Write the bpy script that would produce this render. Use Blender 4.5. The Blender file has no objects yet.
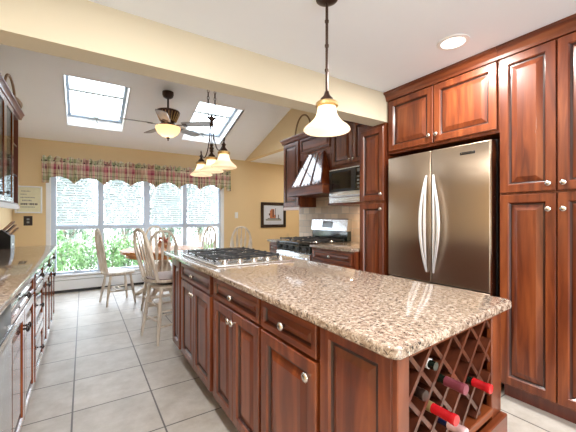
import bpy, bmesh, math, random
from mathutils import Vector, Matrix
random.seed(7)
SC = bpy.context.scene
COL = SC.collection
PI = math.pi
R = math.radians

# ---------------------------------------------------------------- camera, world, lights, exposure
cd = bpy.data.cameras.new('camera')
cam = bpy.data.objects.new('camera', cd); COL.objects.link(cam)
cam.location = (0, 0, 1.25)
cam.rotation_euler = (R(90), 0, R(-32.8))
cd.sensor_width = 36
cd.lens = 36 * 318 / 576
cd.shift_y = 1 / 576
cd.clip_start = 0.02
SC.camera = cam
SC.view_settings.view_transform = 'Standard'
SC.view_settings.look = 'None'
SC.view_settings.gamma = 1
SC.view_settings.use_curve_mapping = False
SC.view_settings.exposure = 0.25
w = bpy.data.worlds.new('sky'); SC.world = w
w.use_nodes = True
bg = w.node_tree.nodes['Background']
bg.inputs[0].default_value = (0.86, 0.93, 1.0, 1)
bg.inputs[1].default_value = 8.0


def lamp(name, kind, loc, energy, color, size=0.1, rot=(0, 0, 0), **k):
    l = bpy.data.lights.new(name, kind); l.energy = energy; l.color = color
    if kind == 'AREA':
        l.shape = k.get('shape', 'DISK'); l.size = size
        if 'size_y' in k: l.size_y = k['size_y']
    elif kind == 'POINT':
        l.shadow_soft_size = size
    o = bpy.data.objects.new(name, l); COL.objects.link(o)
    o.location = loc; o.rotation_euler = rot
    return o


WARM = (1.0, 0.80, 0.56)
SOFT = (1.0, 0.95, 0.89)
# recessed ceiling lamps: one in view, the unseen others added as fill
for p in ((2.08, 1.19), (0.2, 1.0), (0.2, -0.6), (1.9, -0.6), (1.0, -1.6)):
    lamp('recessed_and_fill_lamp', 'AREA', (p[0], p[1], 2.405), 26, SOFT, 0.15)
# pendant and chandelier bulbs, fan light, under-cabinet lamp
lamp('pendant_bulb', 'POINT', (1.09, 1.31, 1.765), 0.7, WARM, 0.025)
for y in (2.68, 3.00, 3.32):
    lamp('chandelier_bulb', 'POINT', (1.05, y, 1.745), 0.5, WARM, 0.025)
lamp('fan_bulb', 'POINT', (1.03, 4.79, 2.49), 2.2, WARM, 0.04)
lamp('under_cabinet_lamp', 'AREA', (2.86, 2.62, 1.388), 6.0, WARM, 0.06, shape='RECTANGLE', size_y=0.35)
lamp('alcove_lamp', 'AREA', (4.1, 5.3, 2.47), 14, SOFT, 0.2)

# ---------------------------------------------------------------- materials
MATS = {}


def nm(name):
    m = bpy.data.materials.new(name); m.use_nodes = True
    nt = m.node_tree
    return m, nt, nt.nodes['Principled BSDF']


def plain(name, col, rough=0.5, metal=0.0, coat=0.0, noise=0.0, nscale=20, emit=0, ecol=None, bump=0.0, spec=None):
    m, nt, b = nm(name)
    b.inputs['Roughness'].default_value = rough
    b.inputs['Metallic'].default_value = metal
    b.inputs['Coat Weight'].default_value = coat
    b.inputs['Coat Roughness'].default_value = 0.08
    if spec is not None: b.inputs['Specular IOR Level'].default_value = spec
    tc = nt.nodes.new('ShaderNodeTexCoord')
    n = nt.nodes.new('ShaderNodeTexNoise'); n.inputs['Scale'].default_value = nscale
    n.inputs['Detail'].default_value = 4
    nt.links.new(tc.outputs['Object'], n.inputs['Vector'])
    mx = nt.nodes.new('ShaderNodeMix'); mx.data_type = 'RGBA'
    a = max(noise, 0.02)
    mx.inputs['A'].default_value = tuple(c * (1 - a) for c in col) + (1,)
    mx.inputs['B'].default_value = tuple(min(1, c * (1 + a)) for c in col) + (1,)
    nt.links.new(n.outputs['Fac'], mx.inputs['Factor'])
    nt.links.new(mx.outputs['Result'], b.inputs['Base Color'])
    if bump:
        bp = nt.nodes.new('ShaderNodeBump'); bp.inputs['Strength'].default_value = bump
        bp.inputs['Distance'].default_value = 0.002
        nt.links.new(n.outputs['Fac'], bp.inputs['Height']); nt.links.new(bp.outputs['Normal'], b.inputs['Normal'])
    if emit:
        b.inputs['Emission Color'].default_value = (ecol or col) + (1,)
        b.inputs['Emission Strength'].default_value = emit
    MATS[name] = m
    return m


def ramp(nt, stops, interp='LINEAR'):
    r = nt.nodes.new('ShaderNodeValToRGB'); r.color_ramp.interpolation = interp
    e = r.color_ramp.elements
    e[0].position, e[0].color = stops[0][0], stops[0][1] + (1,)
    e[1].position, e[1].color = stops[-1][0], stops[-1][1] + (1,)
    for p, c in stops[1:-1]:
        x = e.new(p); x.color = c + (1,)
    return r


def wood(name, dark, mid, light, scale=(14, 14, 1.3), rough=0.36, coat=0.35, coatr=0.15):
    m, nt, b = nm(name)
    tc = nt.nodes.new('ShaderNodeTexCoord')
    mp = nt.nodes.new('ShaderNodeMapping'); mp.inputs['Scale'].default_value = scale
    oi = nt.nodes.new('ShaderNodeObjectInfo')
    ad = nt.nodes.new('ShaderNodeVectorMath'); ad.operation = 'ADD'
    ml = nt.nodes.new('ShaderNodeMath'); ml.operation = 'MULTIPLY'; ml.inputs[1].default_value = 17
    nt.links.new(oi.outputs['Random'], ml.inputs[0])
    nt.links.new(tc.outputs['Object'], ad.inputs[0]); nt.links.new(ml.outputs[0], ad.inputs[1])
    nt.links.new(ad.outputs[0], mp.inputs['Vector'])
    n = nt.nodes.new('ShaderNodeTexNoise'); n.inputs['Scale'].default_value = 1.0
    n.inputs['Detail'].default_value = 7; n.inputs['Distortion'].default_value = 1.3
    nt.links.new(mp.outputs[0], n.inputs['Vector'])
    r = ramp(nt, [(0.30, dark), (0.5, mid), (0.68, light)])
    nt.links.new(n.outputs['Fac'], r.inputs[0])
    nt.links.new(r.outputs[0], b.inputs['Base Color'])
    b.inputs['Roughness'].default_value = rough
    b.inputs['Coat Weight'].default_value = coat
    b.inputs['Coat Roughness'].default_value = coatr
    MATS[name] = m
    return m


CHD, CHM, CHL = (0.080, 0.015, 0.005), (0.155, 0.034, 0.0095), (0.240, 0.063, 0.018)
wood('cherry', CHD, CHM, CHL)
wood('cherry_gloss', CHD, CHM, CHL, rough=0.2, coat=1.0, coatr=0.04)
wood('cherry_gloss_h', CHD, CHM, CHL, (1.3, 14, 14), rough=0.2, coat=1.0, coatr=0.04)
wood('cherry_rack_shade', (0.04, 0.011, 0.006), (0.075, 0.019, 0.009), (0.12, 0.032, 0.014))  # darker cherry: the shade inside the wine rack put into the colour
wood('cherry_h', CHD, CHM, CHL, (1.3, 14, 14))
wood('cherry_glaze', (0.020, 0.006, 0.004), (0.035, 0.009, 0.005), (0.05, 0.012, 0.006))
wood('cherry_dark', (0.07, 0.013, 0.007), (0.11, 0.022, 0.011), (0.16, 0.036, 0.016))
wood('whitewash', (0.52, 0.44, 0.37), (0.68, 0.61, 0.53), (0.80, 0.74, 0.67), (20, 20, 3), 0.5, 0.1)
wood('oak', (0.42, 0.15, 0.035), (0.56, 0.23, 0.06), (0.66, 0.31, 0.10), (3, 25, 25), 0.4, 0.15)
wood('blade_wood', (0.20, 0.19, 0.19), (0.28, 0.27, 0.27), (0.36, 0.35, 0.35), (3, 25, 25), 0.35, 0.2)
wood('block_wood', (0.25, 0.11, 0.04), (0.45, 0.24, 0.10), (0.6, 0.36, 0.18), (20, 20, 3), 0.4, 0.1)
plain('wall_yellow', (0.76, 0.585, 0.34), 0.8, noise=0.03, nscale=3, bump=0.1)
plain('beam_cream', (0.64, 0.585, 0.455), 0.8, noise=0.03, nscale=3)
plain('ceiling_white', (0.80, 0.86, 0.95), 0.85, noise=0.02, nscale=4)
plain('ceiling_slope', (0.90, 0.90, 0.91), 0.85, noise=0.02, nscale=4)
plain('white_paint', (0.80, 0.83, 0.87), 0.4)
plain('sash_grey', (0.30, 0.37, 0.46), 0.4)
plain('window_paint', (0.60, 0.70, 0.84), 0.4)
plain('white_matte', (0.85, 0.86, 0.86), 0.7)
plain('black', (0.012, 0.012, 0.013), 0.3, noise=0.1)
plain('black_iron', (0.018, 0.020, 0.024), 0.45, noise=0.2)
plain('black_glass', (0.008, 0.009, 0.011), 0.05, coat=0.5)
plain('oven_gloss', (0.02, 0.028, 0.026), 0.12, coat=0.5)
plain('bronze', (0.055, 0.030, 0.022), 0.35, metal=0.6, noise=0.3, nscale=60)
plain('antique_gold', (0.45, 0.30, 0.12), 0.4, metal=0.6, noise=0.5, nscale=90)
plain('nickel', (0.62, 0.58, 0.53), 0.25, metal=1)
plain('chrome', (0.78, 0.79, 0.82), 0.15, metal=1)
plain('handle_steel', (0.86, 0.87, 0.90), 0.38, metal=0.85)
plain('dark_knob', (0.06, 0.05, 0.05), 0.2, metal=0.9)
plain('rattan', (0.28, 0.16, 0.07), 0.6, noise=0.4, nscale=80)
plain('lamp_glow', (1, 0.97, 0.9), 0.3, emit=3.0, ecol=(1.0, 0.93, 0.8))
plain('bottle_green', (0.008, 0.014, 0.010), 0.06, coat=0.6)
plain('bottle_blue', (0.008, 0.014, 0.05), 0.06, coat=0.6)
plain('foil_red', (0.55, 0.012, 0.02), 0.25, noise=0.15, nscale=60, coat=0.4)
plain('foil_mauve', (0.20, 0.045, 0.07), 0.3, noise=0.15, nscale=60)
plain('foil_pink', (0.62, 0.42, 0.45), 0.3, noise=0.25, nscale=90)
plain('foil_gold', (0.55, 0.42, 0.20), 0.3, metal=0.6, noise=0.3)
plain('frame_dark', (0.022, 0.012, 0.010), 0.3)
plain('foil_white', (0.7, 0.7, 0.72), 0.35)
plain('leaf', (0.18, 0.33, 0.13), 0.5, noise=0.45, nscale=5)
plain('leaf_pale', (0.20, 0.27, 0.20), 0.6, noise=0.3, nscale=3)
plain('trunk', (0.25, 0.2, 0.15), 0.9, noise=0.3)
plain('paving', (0.75, 0.75, 0.72), 0.9, noise=0.08, nscale=2)
plain('glass_shelf', (0.30, 0.42, 0.46), 0.06, coat=0.5)
plain('cushion', (0.55, 0.50, 0.52), 0.9, noise=0.15, nscale=50)
plain('plum', (0.10, 0.04, 0.07), 0.8)
plain('print_paper', (0.60, 0.66, 0.78), 0.6, noise=0.12, nscale=30)
plain('ink', (0.05, 0.04, 0.05), 0.6)
plain('ink_rust', (0.45, 0.16, 0.07), 0.6, noise=0.3, nscale=60)
plain('ink_grey', (0.25, 0.27, 0.26), 0.6)
plain('sign_paper', (0.74, 0.72, 0.52), 0.7, noise=0.1, nscale=25)
plain('flower', (0.42, 0.14, 0.09), 0.8, noise=0.4)
plain('beige_plastic', (0.70, 0.55, 0.32), 0.4)
plain('light_rail', (0.55, 0.40, 0.33), 0.3, coat=0.4)  # pale tone stands in for glare on the wood rail


def steel(name, col, rough, wob=0.05, aniso=0.0):
    m, nt, b = nm(name)
    b.inputs['Base Color'].default_value = col + (1,)
    b.inputs['Metallic'].default_value = 1
    tc = nt.nodes.new('ShaderNodeTexCoord')
    mp = nt.nodes.new('ShaderNodeMapping')
    mp.inputs['Scale'].default_value = (3, 3, 260)
    nt.links.new(tc.outputs['Object'], mp.inputs['Vector'])
    n = nt.nodes.new('ShaderNodeTexNoise'); n.inputs['Scale'].default_value = 1; n.inputs['Detail'].default_value = 2
    nt.links.new(mp.outputs[0], n.inputs['Vector'])
    bp = nt.nodes.new('ShaderNodeBump'); bp.inputs['Strength'].default_value = 0.35; bp.inputs['Distance'].default_value = 0.0008
    nt.links.new(n.outputs['Fac'], bp.inputs['Height'])
    n2 = nt.nodes.new('ShaderNodeTexNoise'); n2.inputs['Scale'].default_value = 1.6; n2.inputs['Detail'].default_value = 1
    nt.links.new(tc.outputs['Object'], n2.inputs['Vector'])
    bp2 = nt.nodes.new('ShaderNodeBump'); bp2.inputs['Strength'].default_value = wob; bp2.inputs['Distance'].default_value = 0.05
    nt.links.new(n2.outputs['Fac'], bp2.inputs['Height'])
    nt.links.new(bp.outputs[0], bp2.inputs['Normal'])
    nt.links.new(bp2.outputs[0], b.inputs['Normal'])
    b.inputs['Roughness'].default_value = rough
    b.inputs['Anisotropic'].default_value = aniso
    tg = nt.nodes.new('ShaderNodeTangent'); tg.direction_type = 'RADIAL'; tg.axis = 'Z'
    nt.links.new(tg.outputs[0], b.inputs['Tangent'])
    MATS[name] = m


steel('steel', (0.44, 0.35, 0.27), 0.30, wob=0.25, aniso=0.9)
steel('steel_light', (0.74, 0.75, 0.76), 0.25)


def granite():
    m, nt, b = nm('granite')
    tc = nt.nodes.new('ShaderNodeTexCoord')
    def noise(sc, det=6, dist=0.4, rough=0.65):
        n = nt.nodes.new('ShaderNodeTexNoise'); n.inputs['Scale'].default_value = sc
        n.inputs['Detail'].default_value = det; n.inputs['Distortion'].default_value = dist
        n.inputs['Roughness'].default_value = rough
        nt.links.new(tc.outputs['Object'], n.inputs['Vector']); return n
    n1 = noise(62, 8, 0.3, 0.75)
    r1 = ramp(nt, [(0.34, (0.075, 0.052, 0.045)), (0.44, (0.23, 0.168, 0.13)), (0.52, (0.37, 0.295, 0.235)), (0.64, (0.60, 0.54, 0.48))])
    nt.links.new(n1.outputs['Fac'], r1.inputs[0])
    n2 = noise(120, 3, 0.8)
    r2 = ramp(nt, [(0.38, (1, 1, 1)), (0.43, (0, 0, 0))])
    nt.links.new(n2.outputs['Fac'], r2.inputs[0])
    mx = nt.nodes.new('ShaderNodeMix'); mx.data_type = 'RGBA'
    nt.links.new(r2.outputs[0], mx.inputs['Factor']); nt.links.new(r1.outputs[0], mx.inputs['A'])
    mx.inputs['B'].default_value = (0.035, 0.028, 0.03, 1)
    nt.links.new(mx.outputs['Result'], b.inputs['Base Color'])
    b.inputs['Roughness'].default_value = 0.10
    b.inputs['Coat Weight'].default_value = 0.3; b.inputs['Coat Roughness'].default_value = 0.04
    MATS['granite'] = m


granite()


def floor_mat():
    m, nt, b = nm('floor_tile')
    tc = nt.nodes.new('ShaderNodeTexCoord')
    mp = nt.nodes.new('ShaderNodeMapping')
    T = 0.4675
    mp.inputs['Location'].default_value = (0.06 - 0.003, -GY0, 0)
    nt.links.new(tc.outputs['Object'], mp.inputs['Vector'])
    br = nt.nodes.new('ShaderNodeTexBrick')
    br.offset = 0; br.squash = 1
    br.inputs['Scale'].default_value = 1
    br.inputs['Brick Width'].default_value = T; br.inputs['Row Height'].default_value = T
    br.inputs['Mortar Size'].default_value = 0.0052; br.inputs['Mortar Smooth'].default_value = 0.1
    br.inputs['Color1'].default_value = (1, 1, 1, 1); br.inputs['Color2'].default_value = (0.88, 0.88, 0.88, 1)
    br.inputs['Mortar'].default_value = (0, 0, 0, 1)
    nt.links.new(mp.outputs[0], br.inputs['Vector'])
    n = nt.nodes.new('ShaderNodeTexNoise'); n.inputs['Scale'].default_value = 6; n.inputs['Detail'].default_value = 10
    n.inputs['Roughness'].default_value = 0.7
    nt.links.new(tc.outputs['Object'], n.inputs['Vector'])
    r = ramp(nt, [(0.35, (0.46, 0.425, 0.38)), (0.65, (0.61, 0.58, 0.54))])
    nt.links.new(n.outputs['Fac'], r.inputs[0])
    mu = nt.nodes.new('ShaderNodeMix'); mu.data_type = 'RGBA'; mu.blend_type = 'MULTIPLY'; mu.inputs['Factor'].default_value = 1
    nt.links.new(r.outputs[0], mu.inputs['A']); nt.links.new(br.outputs['Color'], mu.inputs['B'])
    mx = nt.nodes.new('ShaderNodeMix'); mx.data_type = 'RGBA'
    nt.links.new(br.outputs['Fac'], mx.inputs['Factor'])
    nt.links.new(mu.outputs['Result'], mx.inputs['A'])
    mx.inputs['B'].default_value = (0.13, 0.12, 0.115, 1)
    nt.links.new(mx.outputs['Result'], b.inputs['Base Color'])
    bp = nt.nodes.new('ShaderNodeBump'); bp.inputs['Strength'].default_value = 0.5; bp.inputs['Distance'].default_value = 0.002
    bp.invert = True
    nt.links.new(br.outputs['Fac'], bp.inputs['Height']); nt.links.new(bp.outputs[0], b.inputs['Normal'])
    b.inputs['Roughness'].default_value = 0.42
    MATS['floor_tile'] = m


# grid phase in depth from the measured grout crossing at photo (74.4, 368.3)
GY0 = 2.926
floor_mat()


def backsplash_mat():
    m, nt, b = nm('travertine_tile')
    tc = nt.nodes.new('ShaderNodeTexCoord')
    sp = nt.nodes.new('ShaderNodeSeparateXYZ'); cb = nt.nodes.new('ShaderNodeCombineXYZ')
    nt.links.new(tc.outputs['Object'], sp.inputs[0])
    nt.links.new(sp.outputs['Y'], cb.inputs['X']); nt.links.new(sp.outputs['Z'], cb.inputs['Y'])
    br = nt.nodes.new('ShaderNodeTexBrick'); br.offset = 0.5
    br.inputs['Scale'].default_value = 1
    br.inputs['Brick Width'].default_value = 0.15; br.inputs['Row Height'].default_value = 0.1
    br.inputs['Mortar Size'].default_value = 0.004
    br.inputs['Color1'].default_value = (0.74, 0.61, 0.47, 1); br.inputs['Color2'].default_value = (0.50, 0.38, 0.28, 1)
    br.inputs['Mortar'].default_value = (0.45, 0.40, 0.34, 1)
    nt.links.new(cb.outputs[0], br.inputs['Vector'])
    nt.links.new(br.outputs['Color'], b.inputs['Base Color'])
    b.inputs['Roughness'].default_value = 0.45
    MATS['travertine_tile'] = m


backsplash_mat()


def plaid():
    m, nt, b = nm('plaid')
    tc = nt.nodes.new('ShaderNodeTexCoord'); sp = nt.nodes.new('ShaderNodeSeparateXYZ')
    nt.links.new(tc.outputs['Object'], sp.inputs[0])
    def band(sock, period, off=0.0):
        a = nt.nodes.new('ShaderNodeMath'); a.operation = 'MULTIPLY_ADD'; a.inputs[1].default_value = 1 / period; a.inputs[2].default_value = 10 + off
        f = nt.nodes.new('ShaderNodeMath'); f.operation = 'FRACT'
        nt.links.new(sock, a.inputs[0]); nt.links.new(a.outputs[0], f.inputs[0])
        r = ramp(nt, [(0.0, (0.68, 0.56, 0.40)), (0.20, (0.30, 0.04, 0.08)), (0.34, (0.58, 0.24, 0.25)), (0.48, (0.66, 0.56, 0.40)),
                      (0.60, (0.05, 0.05, 0.04)), (0.64, (0.28, 0.32, 0.16)), (0.82, (0.66, 0.58, 0.42)), (0.95, (0.10, 0.02, 0.04))], 'CONSTANT')
        nt.links.new(f.outputs[0], r.inputs[0]); return r
    gm = nt.nodes.new('ShaderNodeMath'); gm.operation = 'MULTIPLY_ADD'; gm.inputs[1].default_value = 3.0
    nt.links.new(sp.outputs['Y'], gm.inputs[0]); nt.links.new(sp.outputs['X'], gm.inputs[2])
    r1 = band(gm.outputs[0], 0.34); r2 = band(sp.outputs['Z'], 0.30, 0.45)
    mx = nt.nodes.new('ShaderNodeMix'); mx.data_type = 'RGBA'; mx.inputs['Factor'].default_value = 0.4
    nt.links.new(r1.outputs[0], mx.inputs['A']); nt.links.new(r2.outputs[0], mx.inputs['B'])
    nt.links.new(mx.outputs['Result'], b.inputs['Base Color'])
    b.inputs['Roughness'].default_value = 0.9
    MATS['plaid'] = m


plaid()


def pane(name, tint, refl):
    m = bpy.data.materials.new(name); m.use_nodes = True
    nt = m.node_tree; nt.nodes.clear()
    out = nt.nodes.new('ShaderNodeOutputMaterial')
    t = nt.nodes.new('ShaderNodeBsdfTransparent'); t.inputs[0].default_value = tint + (1,)
    g = nt.nodes.new('ShaderNodeBsdfGlossy'); g.inputs['Roughness'].default_value = 0.02
    mx = nt.nodes.new('ShaderNodeMixShader'); mx.inputs[0].default_value = refl
    nt.links.new(t.outputs[0], mx.inputs[1]); nt.links.new(g.outputs[0], mx.inputs[2])
    nt.links.new(mx.outputs[0], out.inputs[0])
    MATS[name] = m


pane('pane', (0.98, 0.99, 1.0), 0.03)
pane('cabinet_glass', (0.75, 0.85, 0.88), 0.35)


def blind_mat():
    m = bpy.data.materials.new('blind'); m.use_nodes = True
    nt = m.node_tree; nt.nodes.clear()
    out = nt.nodes.new('ShaderNodeOutputMaterial')
    d = nt.nodes.new('ShaderNodeBsdfDiffuse'); d.inputs[0].default_value = (0.75, 0.79, 0.82, 1)
    t = nt.nodes.new('ShaderNodeBsdfTranslucent'); t.inputs[0].default_value = (0.8, 0.85, 0.88, 1)
    mx = nt.nodes.new('ShaderNodeMixShader'); mx.inputs[0].default_value = 0.10
    nt.links.new(d.outputs[0], mx.inputs[1]); nt.links.new(t.outputs[0], mx.inputs[2]); nt.links.new(mx.outputs[0], out.inputs[0])
    MATS['blind'] = m


blind_mat()


def shade_glass(name, col, glow):
    m = bpy.data.materials.new(name); m.use_nodes = True
    nt = m.node_tree; nt.nodes.clear()
    out = nt.nodes.new('ShaderNodeOutputMaterial')
    d = nt.nodes.new('ShaderNodeBsdfDiffuse'); d.inputs[0].default_value = col + (1,)
    t = nt.nodes.new('ShaderNodeBsdfTranslucent'); t.inputs[0].default_value = col + (1,)
    mx = nt.nodes.new('ShaderNodeMixShader'); mx.inputs[0].default_value = 0.5
    e = nt.nodes.new('ShaderNodeEmission'); e.inputs[0].default_value = (1, .80, .52, 1); e.inputs[1].default_value = glow
    a = nt.nodes.new('ShaderNodeAddShader')
    nt.links.new(d.outputs[0], mx.inputs[1]); nt.links.new(t.outputs[0], mx.inputs[2])
    nt.links.new(mx.outputs[0], a.inputs[0]); nt.links.new(e.outputs[0], a.inputs[1]); nt.links.new(a.outputs[0], out.inputs[0])
    MATS[name] = m


shade_glass('shade_glow', (0.90, 0.82, 0.68), 0.15)
shade_glass('bowl_glow', (0.85, 0.62, 0.38), 0.25)


# ---------------------------------------------------------------- mesh helpers
class MB:
    def __init__(self): self.bm = bmesh.new()

    def box(self, x0, x1, y0, y1, z0, z1, bev=0.0, seg=1, M=None):
        g = bmesh.ops.create_cube(self.bm, size=1)
        vs = g['verts']
        for v in vs:
            v.co = Vector(((x0 + x1) / 2 + v.co.x * (x1 - x0), (y0 + y1) / 2 + v.co.y * (y1 - y0), (z0 + z1) / 2 + v.co.z * (z1 - z0)))
        if bev:
            es = list({e for v in vs for e in v.link_edges})
            r = bmesh.ops.bevel(self.bm, geom=es, offset=bev, segments=seg, affect='EDGES', profile=0.5)
            vs = list({v for f in r['faces'] for v in f.verts} | {v for v in vs if v.is_valid})
        if M is not None:
            for v in vs: v.co = M @ v.co
        return self

    def lathe(self, prof, c=(0, 0, 0), n=20, M=None, caps=True):
        rings = []
        for r, z in prof:
            ring = []
            for i in range(n):
                a = 2 * PI * i / n
                p = Vector((c[0] + r * math.cos(a), c[1] + r * math.sin(a), c[2] + z))
                if M is not None: p = M @ p
                ring.append(self.bm.verts.new(p))
            rings.append(ring)
        for a, b in zip(rings, rings[1:]):
            for i in range(n):
                self.bm.faces.new((a[i], a[(i + 1) % n], b[(i + 1) % n], b[i]))
        if caps:
            self.bm.faces.new(rings[0][::-1]); self.bm.faces.new(rings[-1])
        return self

    def tube(self, pts, rad, n=8, closed=False, flat=1.0):
        """tube along pts; rad number or list; flat squashes one axis"""
        pts = [Vector(p) for p in pts]
        k = len(pts)
        rs = rad if isinstance(rad, (list, tuple)) else [rad] * k
        rings = []
        prev = None
        for i, p in enumerate(pts):
            if closed: t = pts[(i + 1) % k] - pts[i - 1]
            else: t = pts[min(i + 1, k - 1)] - pts[max(i - 1, 0)]
            t.normalize()
            if prev is None:
                up = Vector((0, 0, 1)) if abs(t.z) < 0.9 else Vector((0, 1, 0))
                a = t.cross(up).normalized()
            else:
                a = (prev - t * prev.dot(t)).normalized()
            prev = a
            b = t.cross(a)
            rings.append([self.bm.verts.new(p + a * rs[i] * math.cos(2 * PI * j / n) + b * rs[i] * flat * math.sin(2 * PI * j / n)) for j in range(n)])
        prs = list(zip(rings, rings[1:]))
        if closed: prs.append((rings[-1], rings[0]))
        for a, b in prs:
            for j in range(n):
                self.bm.faces.new((a[j], a[(j + 1) % n], b[(j + 1) % n], b[j]))
        if not closed:
            self.bm.faces.new(rings[0][::-1]); self.bm.faces.new(rings[-1])
        return self

    def prism(self, poly, y0, y1, axis='y'):
        """poly of (a,b); extruded along axis"""
        def P(a, b, t):
            return (a, t, b) if axis == 'y' else ((t, a, b) if axis == 'x' else (a, b, t))
        f = [self.bm.verts.new(P(a, b, y0)) for a, b in poly]
        g = [self.bm.verts.new(P(a, b, y1)) for a, b in poly]
        n = len(poly)
        self.bm.faces.new(f); self.bm.faces.new(g[::-1])
        for i in range(n):
            self.bm.faces.new((f[i], g[i], g[(i + 1) % n], f[(i + 1) % n]))
        return self

    def rings(self, x0, x1, z0, z1, prof, yback):
        """raised panel front: concentric rectangles (inset, y)"""
        rs = [(0, yback)] + prof
        R_ = []
        for ins, y in rs:
            R_.append([self.bm.verts.new(p) for p in ((x0 + ins, y, z0 + ins), (x1 - ins, y, z0 + ins), (x1 - ins, y, z1 - ins), (x0 + ins, y, z1 - ins))])
        for a, b in zip(R_, R_[1:]):
            for i in range(4):
                self.bm.faces.new((a[i], a[(i + 1) % 4], b[(i + 1) % 4], b[i]))
        self.bm.faces.new(R_[0][::-1]); self.bm.faces.new(R_[-1])
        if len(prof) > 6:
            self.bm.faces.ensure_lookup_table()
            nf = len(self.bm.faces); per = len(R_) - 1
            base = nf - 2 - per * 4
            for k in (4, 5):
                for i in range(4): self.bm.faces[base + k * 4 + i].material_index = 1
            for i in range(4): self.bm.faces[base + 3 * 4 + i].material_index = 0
        return self

    def build(self, name, mat, parent=None, smooth=False, loc=None):
        bmesh.ops.recalc_face_normals(self.bm, faces=self.bm.faces)
        me = bpy.data.meshes.new(name)
        self.bm.to_mesh(me); self.bm.free()
        mats = mat if isinstance(mat, (list, tuple)) else [mat]
        for mm in mats: me.materials.append(MATS[mm])
        if smooth:
            for p in me.polygons: p.use_smooth = True
            try: me.set_sharp_from_angle(angle=R(40))
            except Exception: pass
        o = bpy.data.objects.new(name, me); COL.objects.link(o)
        if parent: o.parent = parent
        if loc: o.location = loc
        return o


def tag(o, label, cat, group=None, kind=None):
    if label: o['label'] = label
    if cat: o['category'] = cat
    if group: o['group'] = group
    if kind: o['kind'] = kind
    return o


def thing(name, label, cat, loc=(0, 0, 0), rz=0.0, group=None):
    o = bpy.data.objects.new(name, None); COL.objects.link(o)
    o.empty_display_size = 0.05
    o.location = loc; o.rotation_euler = (0, 0, rz)
    return tag(o, label, cat, group)


def struct(name, mb, mat, label=None, parent=None):
    o = mb.build(name, mat, parent)
    if parent is None: tag(o, label, None, kind='structure')
    return o


def copy_tree(o, parent=None):
    c = o.copy(); COL.objects.link(c)
    if parent: c.parent = parent
    for ch in list(o.children): copy_tree(ch, c)
    return c


FACE_L = R(-90)   # local front (-y) looks toward -X
FACE_R = R(90)    # local front (-y) looks toward +X

# ---------------------------------------------------------------- structure
XL, XR, YW, YB = -0.92, 3.02, 6.45, -3.0
ZC = 2.42
BY0, BY1, BZ = 2.03, 2.20, 2.15
def slope(y): return 2.5 + 0.333 * (YW - y)

m = MB(); m.box(XL - .1, 5.1, YB, YW + .15, -.1, 0); struct('floor', m, 'floor_tile', 'large square stone tiles with dark grout')
m = MB(); m.box(XL - .1, XR + .1, YB, BY0, ZC, ZC + .1); struct('ceiling', m, 'ceiling_white', 'flat white kitchen ceiling')

# vaulted slope with two skylight openings
SKY = [(-0.205, 0.55), (1.515, 2.255)]
SY0, SY1 = 4.865, 5.945
m = MB()
xs = [XL, SKY[0][0], SKY[0][1], SKY[1][0], SKY[1][1], XR + 0.0]
ys = [BY1 - .05, SY0, SY1, YW + .1]
for i in range(5):
    for j in range(3):
        if j == 1 and i in (1, 3): continue
        a, b, c, d = xs[i], xs[i + 1], ys[j], ys[j + 1]
        lo = [m.bm.verts.new(p) for p in ((a, c, slope(c)), (b, c, slope(c)), (b, d, slope(d)), (a, d, slope(d)))]
        hi = [m.bm.verts.new((v.co.x, v.co.y, v.co.z + .04)) for v in lo]
        m.bm.faces.new(lo); m.bm.faces.new(hi[::-1])
        for k in range(4): m.bm.faces.new((lo[k], hi[k], hi[(k + 1) % 4], lo[(k + 1) % 4]))
struct('ceiling_vault', m, 'ceiling_slope', 'sloping ceiling over the dining end')
SL = math.atan(0.333)
for si, (a, b) in enumerate(SKY):
    # local frame: origin at near lower-left corner on the slope; local y runs down the slope, z out along normal
    M_ = Matrix.Translation((a, SY0, slope(SY0))) @ Matrix.Rotation(-SL, 4, 'X')
    W_ = b - a; L_ = (SY1 - SY0) / math.cos(SL)
    D_ = 0.21
    root = thing('window_%d' % (si + 5), 'left skylight over the dining end' if si == 0 else 'right skylight over the dining end', None)
    root['kind'] = 'structure'
    m = MB(); t = .02
    m.box(-t, 0, -t, L_ + t, 0.0, D_, M=M_); m.box(W_, W_ + t, -t, L_ + t, 0.0, D_, M=M_)
    m.box(-t, W_ + t, -t, 0, 0.0, D_, M=M_); m.box(-t, W_ + t, L_, L_ + t, 0.0, D_, M=M_)
    m.build('shaft', 'white_matte', root)
    m = MB(); f = .045; z0, z1 = D_ - .05, D_ - .01
    m.box(0.005, f, 0.005, L_ - .005, z0, z1, M=M_); m.box(W_ - f, W_ - .005, 0.005, L_ - .005, z0, z1, M=M_)
    m.box(f, W_ - f, 0.005, f, z0, z1, M=M_); m.box(f, W_ - f, L_ - f, L_ - .005, z0, z1, M=M_)
    m.build('sash', 'sash_grey', root)
    m = MB(); m.box(f, W_ - f, L_ * .42, L_ * .42 + .030, z0 + .005, z1 - .012, M=M_); m.build('shade_rail', 'ink_grey', root)
    m = MB(); m.box(f, W_ - f, f, L_ - f, z1 - .012, z1 - .004, M=M_); m.build('glass', 'pane', root)
    m = MB(); m.box(W_ / 2 - .035, W_ / 2 + .035, L_ - .10, L_ - .05, z0 - .03, z0, .005, M=M_)
    m.tube([M_ @ Vector((W_ / 2 - .12, L_ - .05, z0 - .01)), M_ @ Vector((W_ / 2 + .12, L_ - .05, z0 - .01))], .006)
    m.tube([M_ @ Vector((W_ / 2, L_ - .07, z0 - .03)), M_ @ Vector((W_ / 2 + .02, L_ - .08, z0 - .10))], .006)
    m.build('handle', 'ink_grey', root)

# beam
m = MB(); m.box(XL - .1, XR, BY0, BY1, BZ, 4.0); struct('trim_1', m, 'beam_cream', 'cream beam crossing the room')
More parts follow.
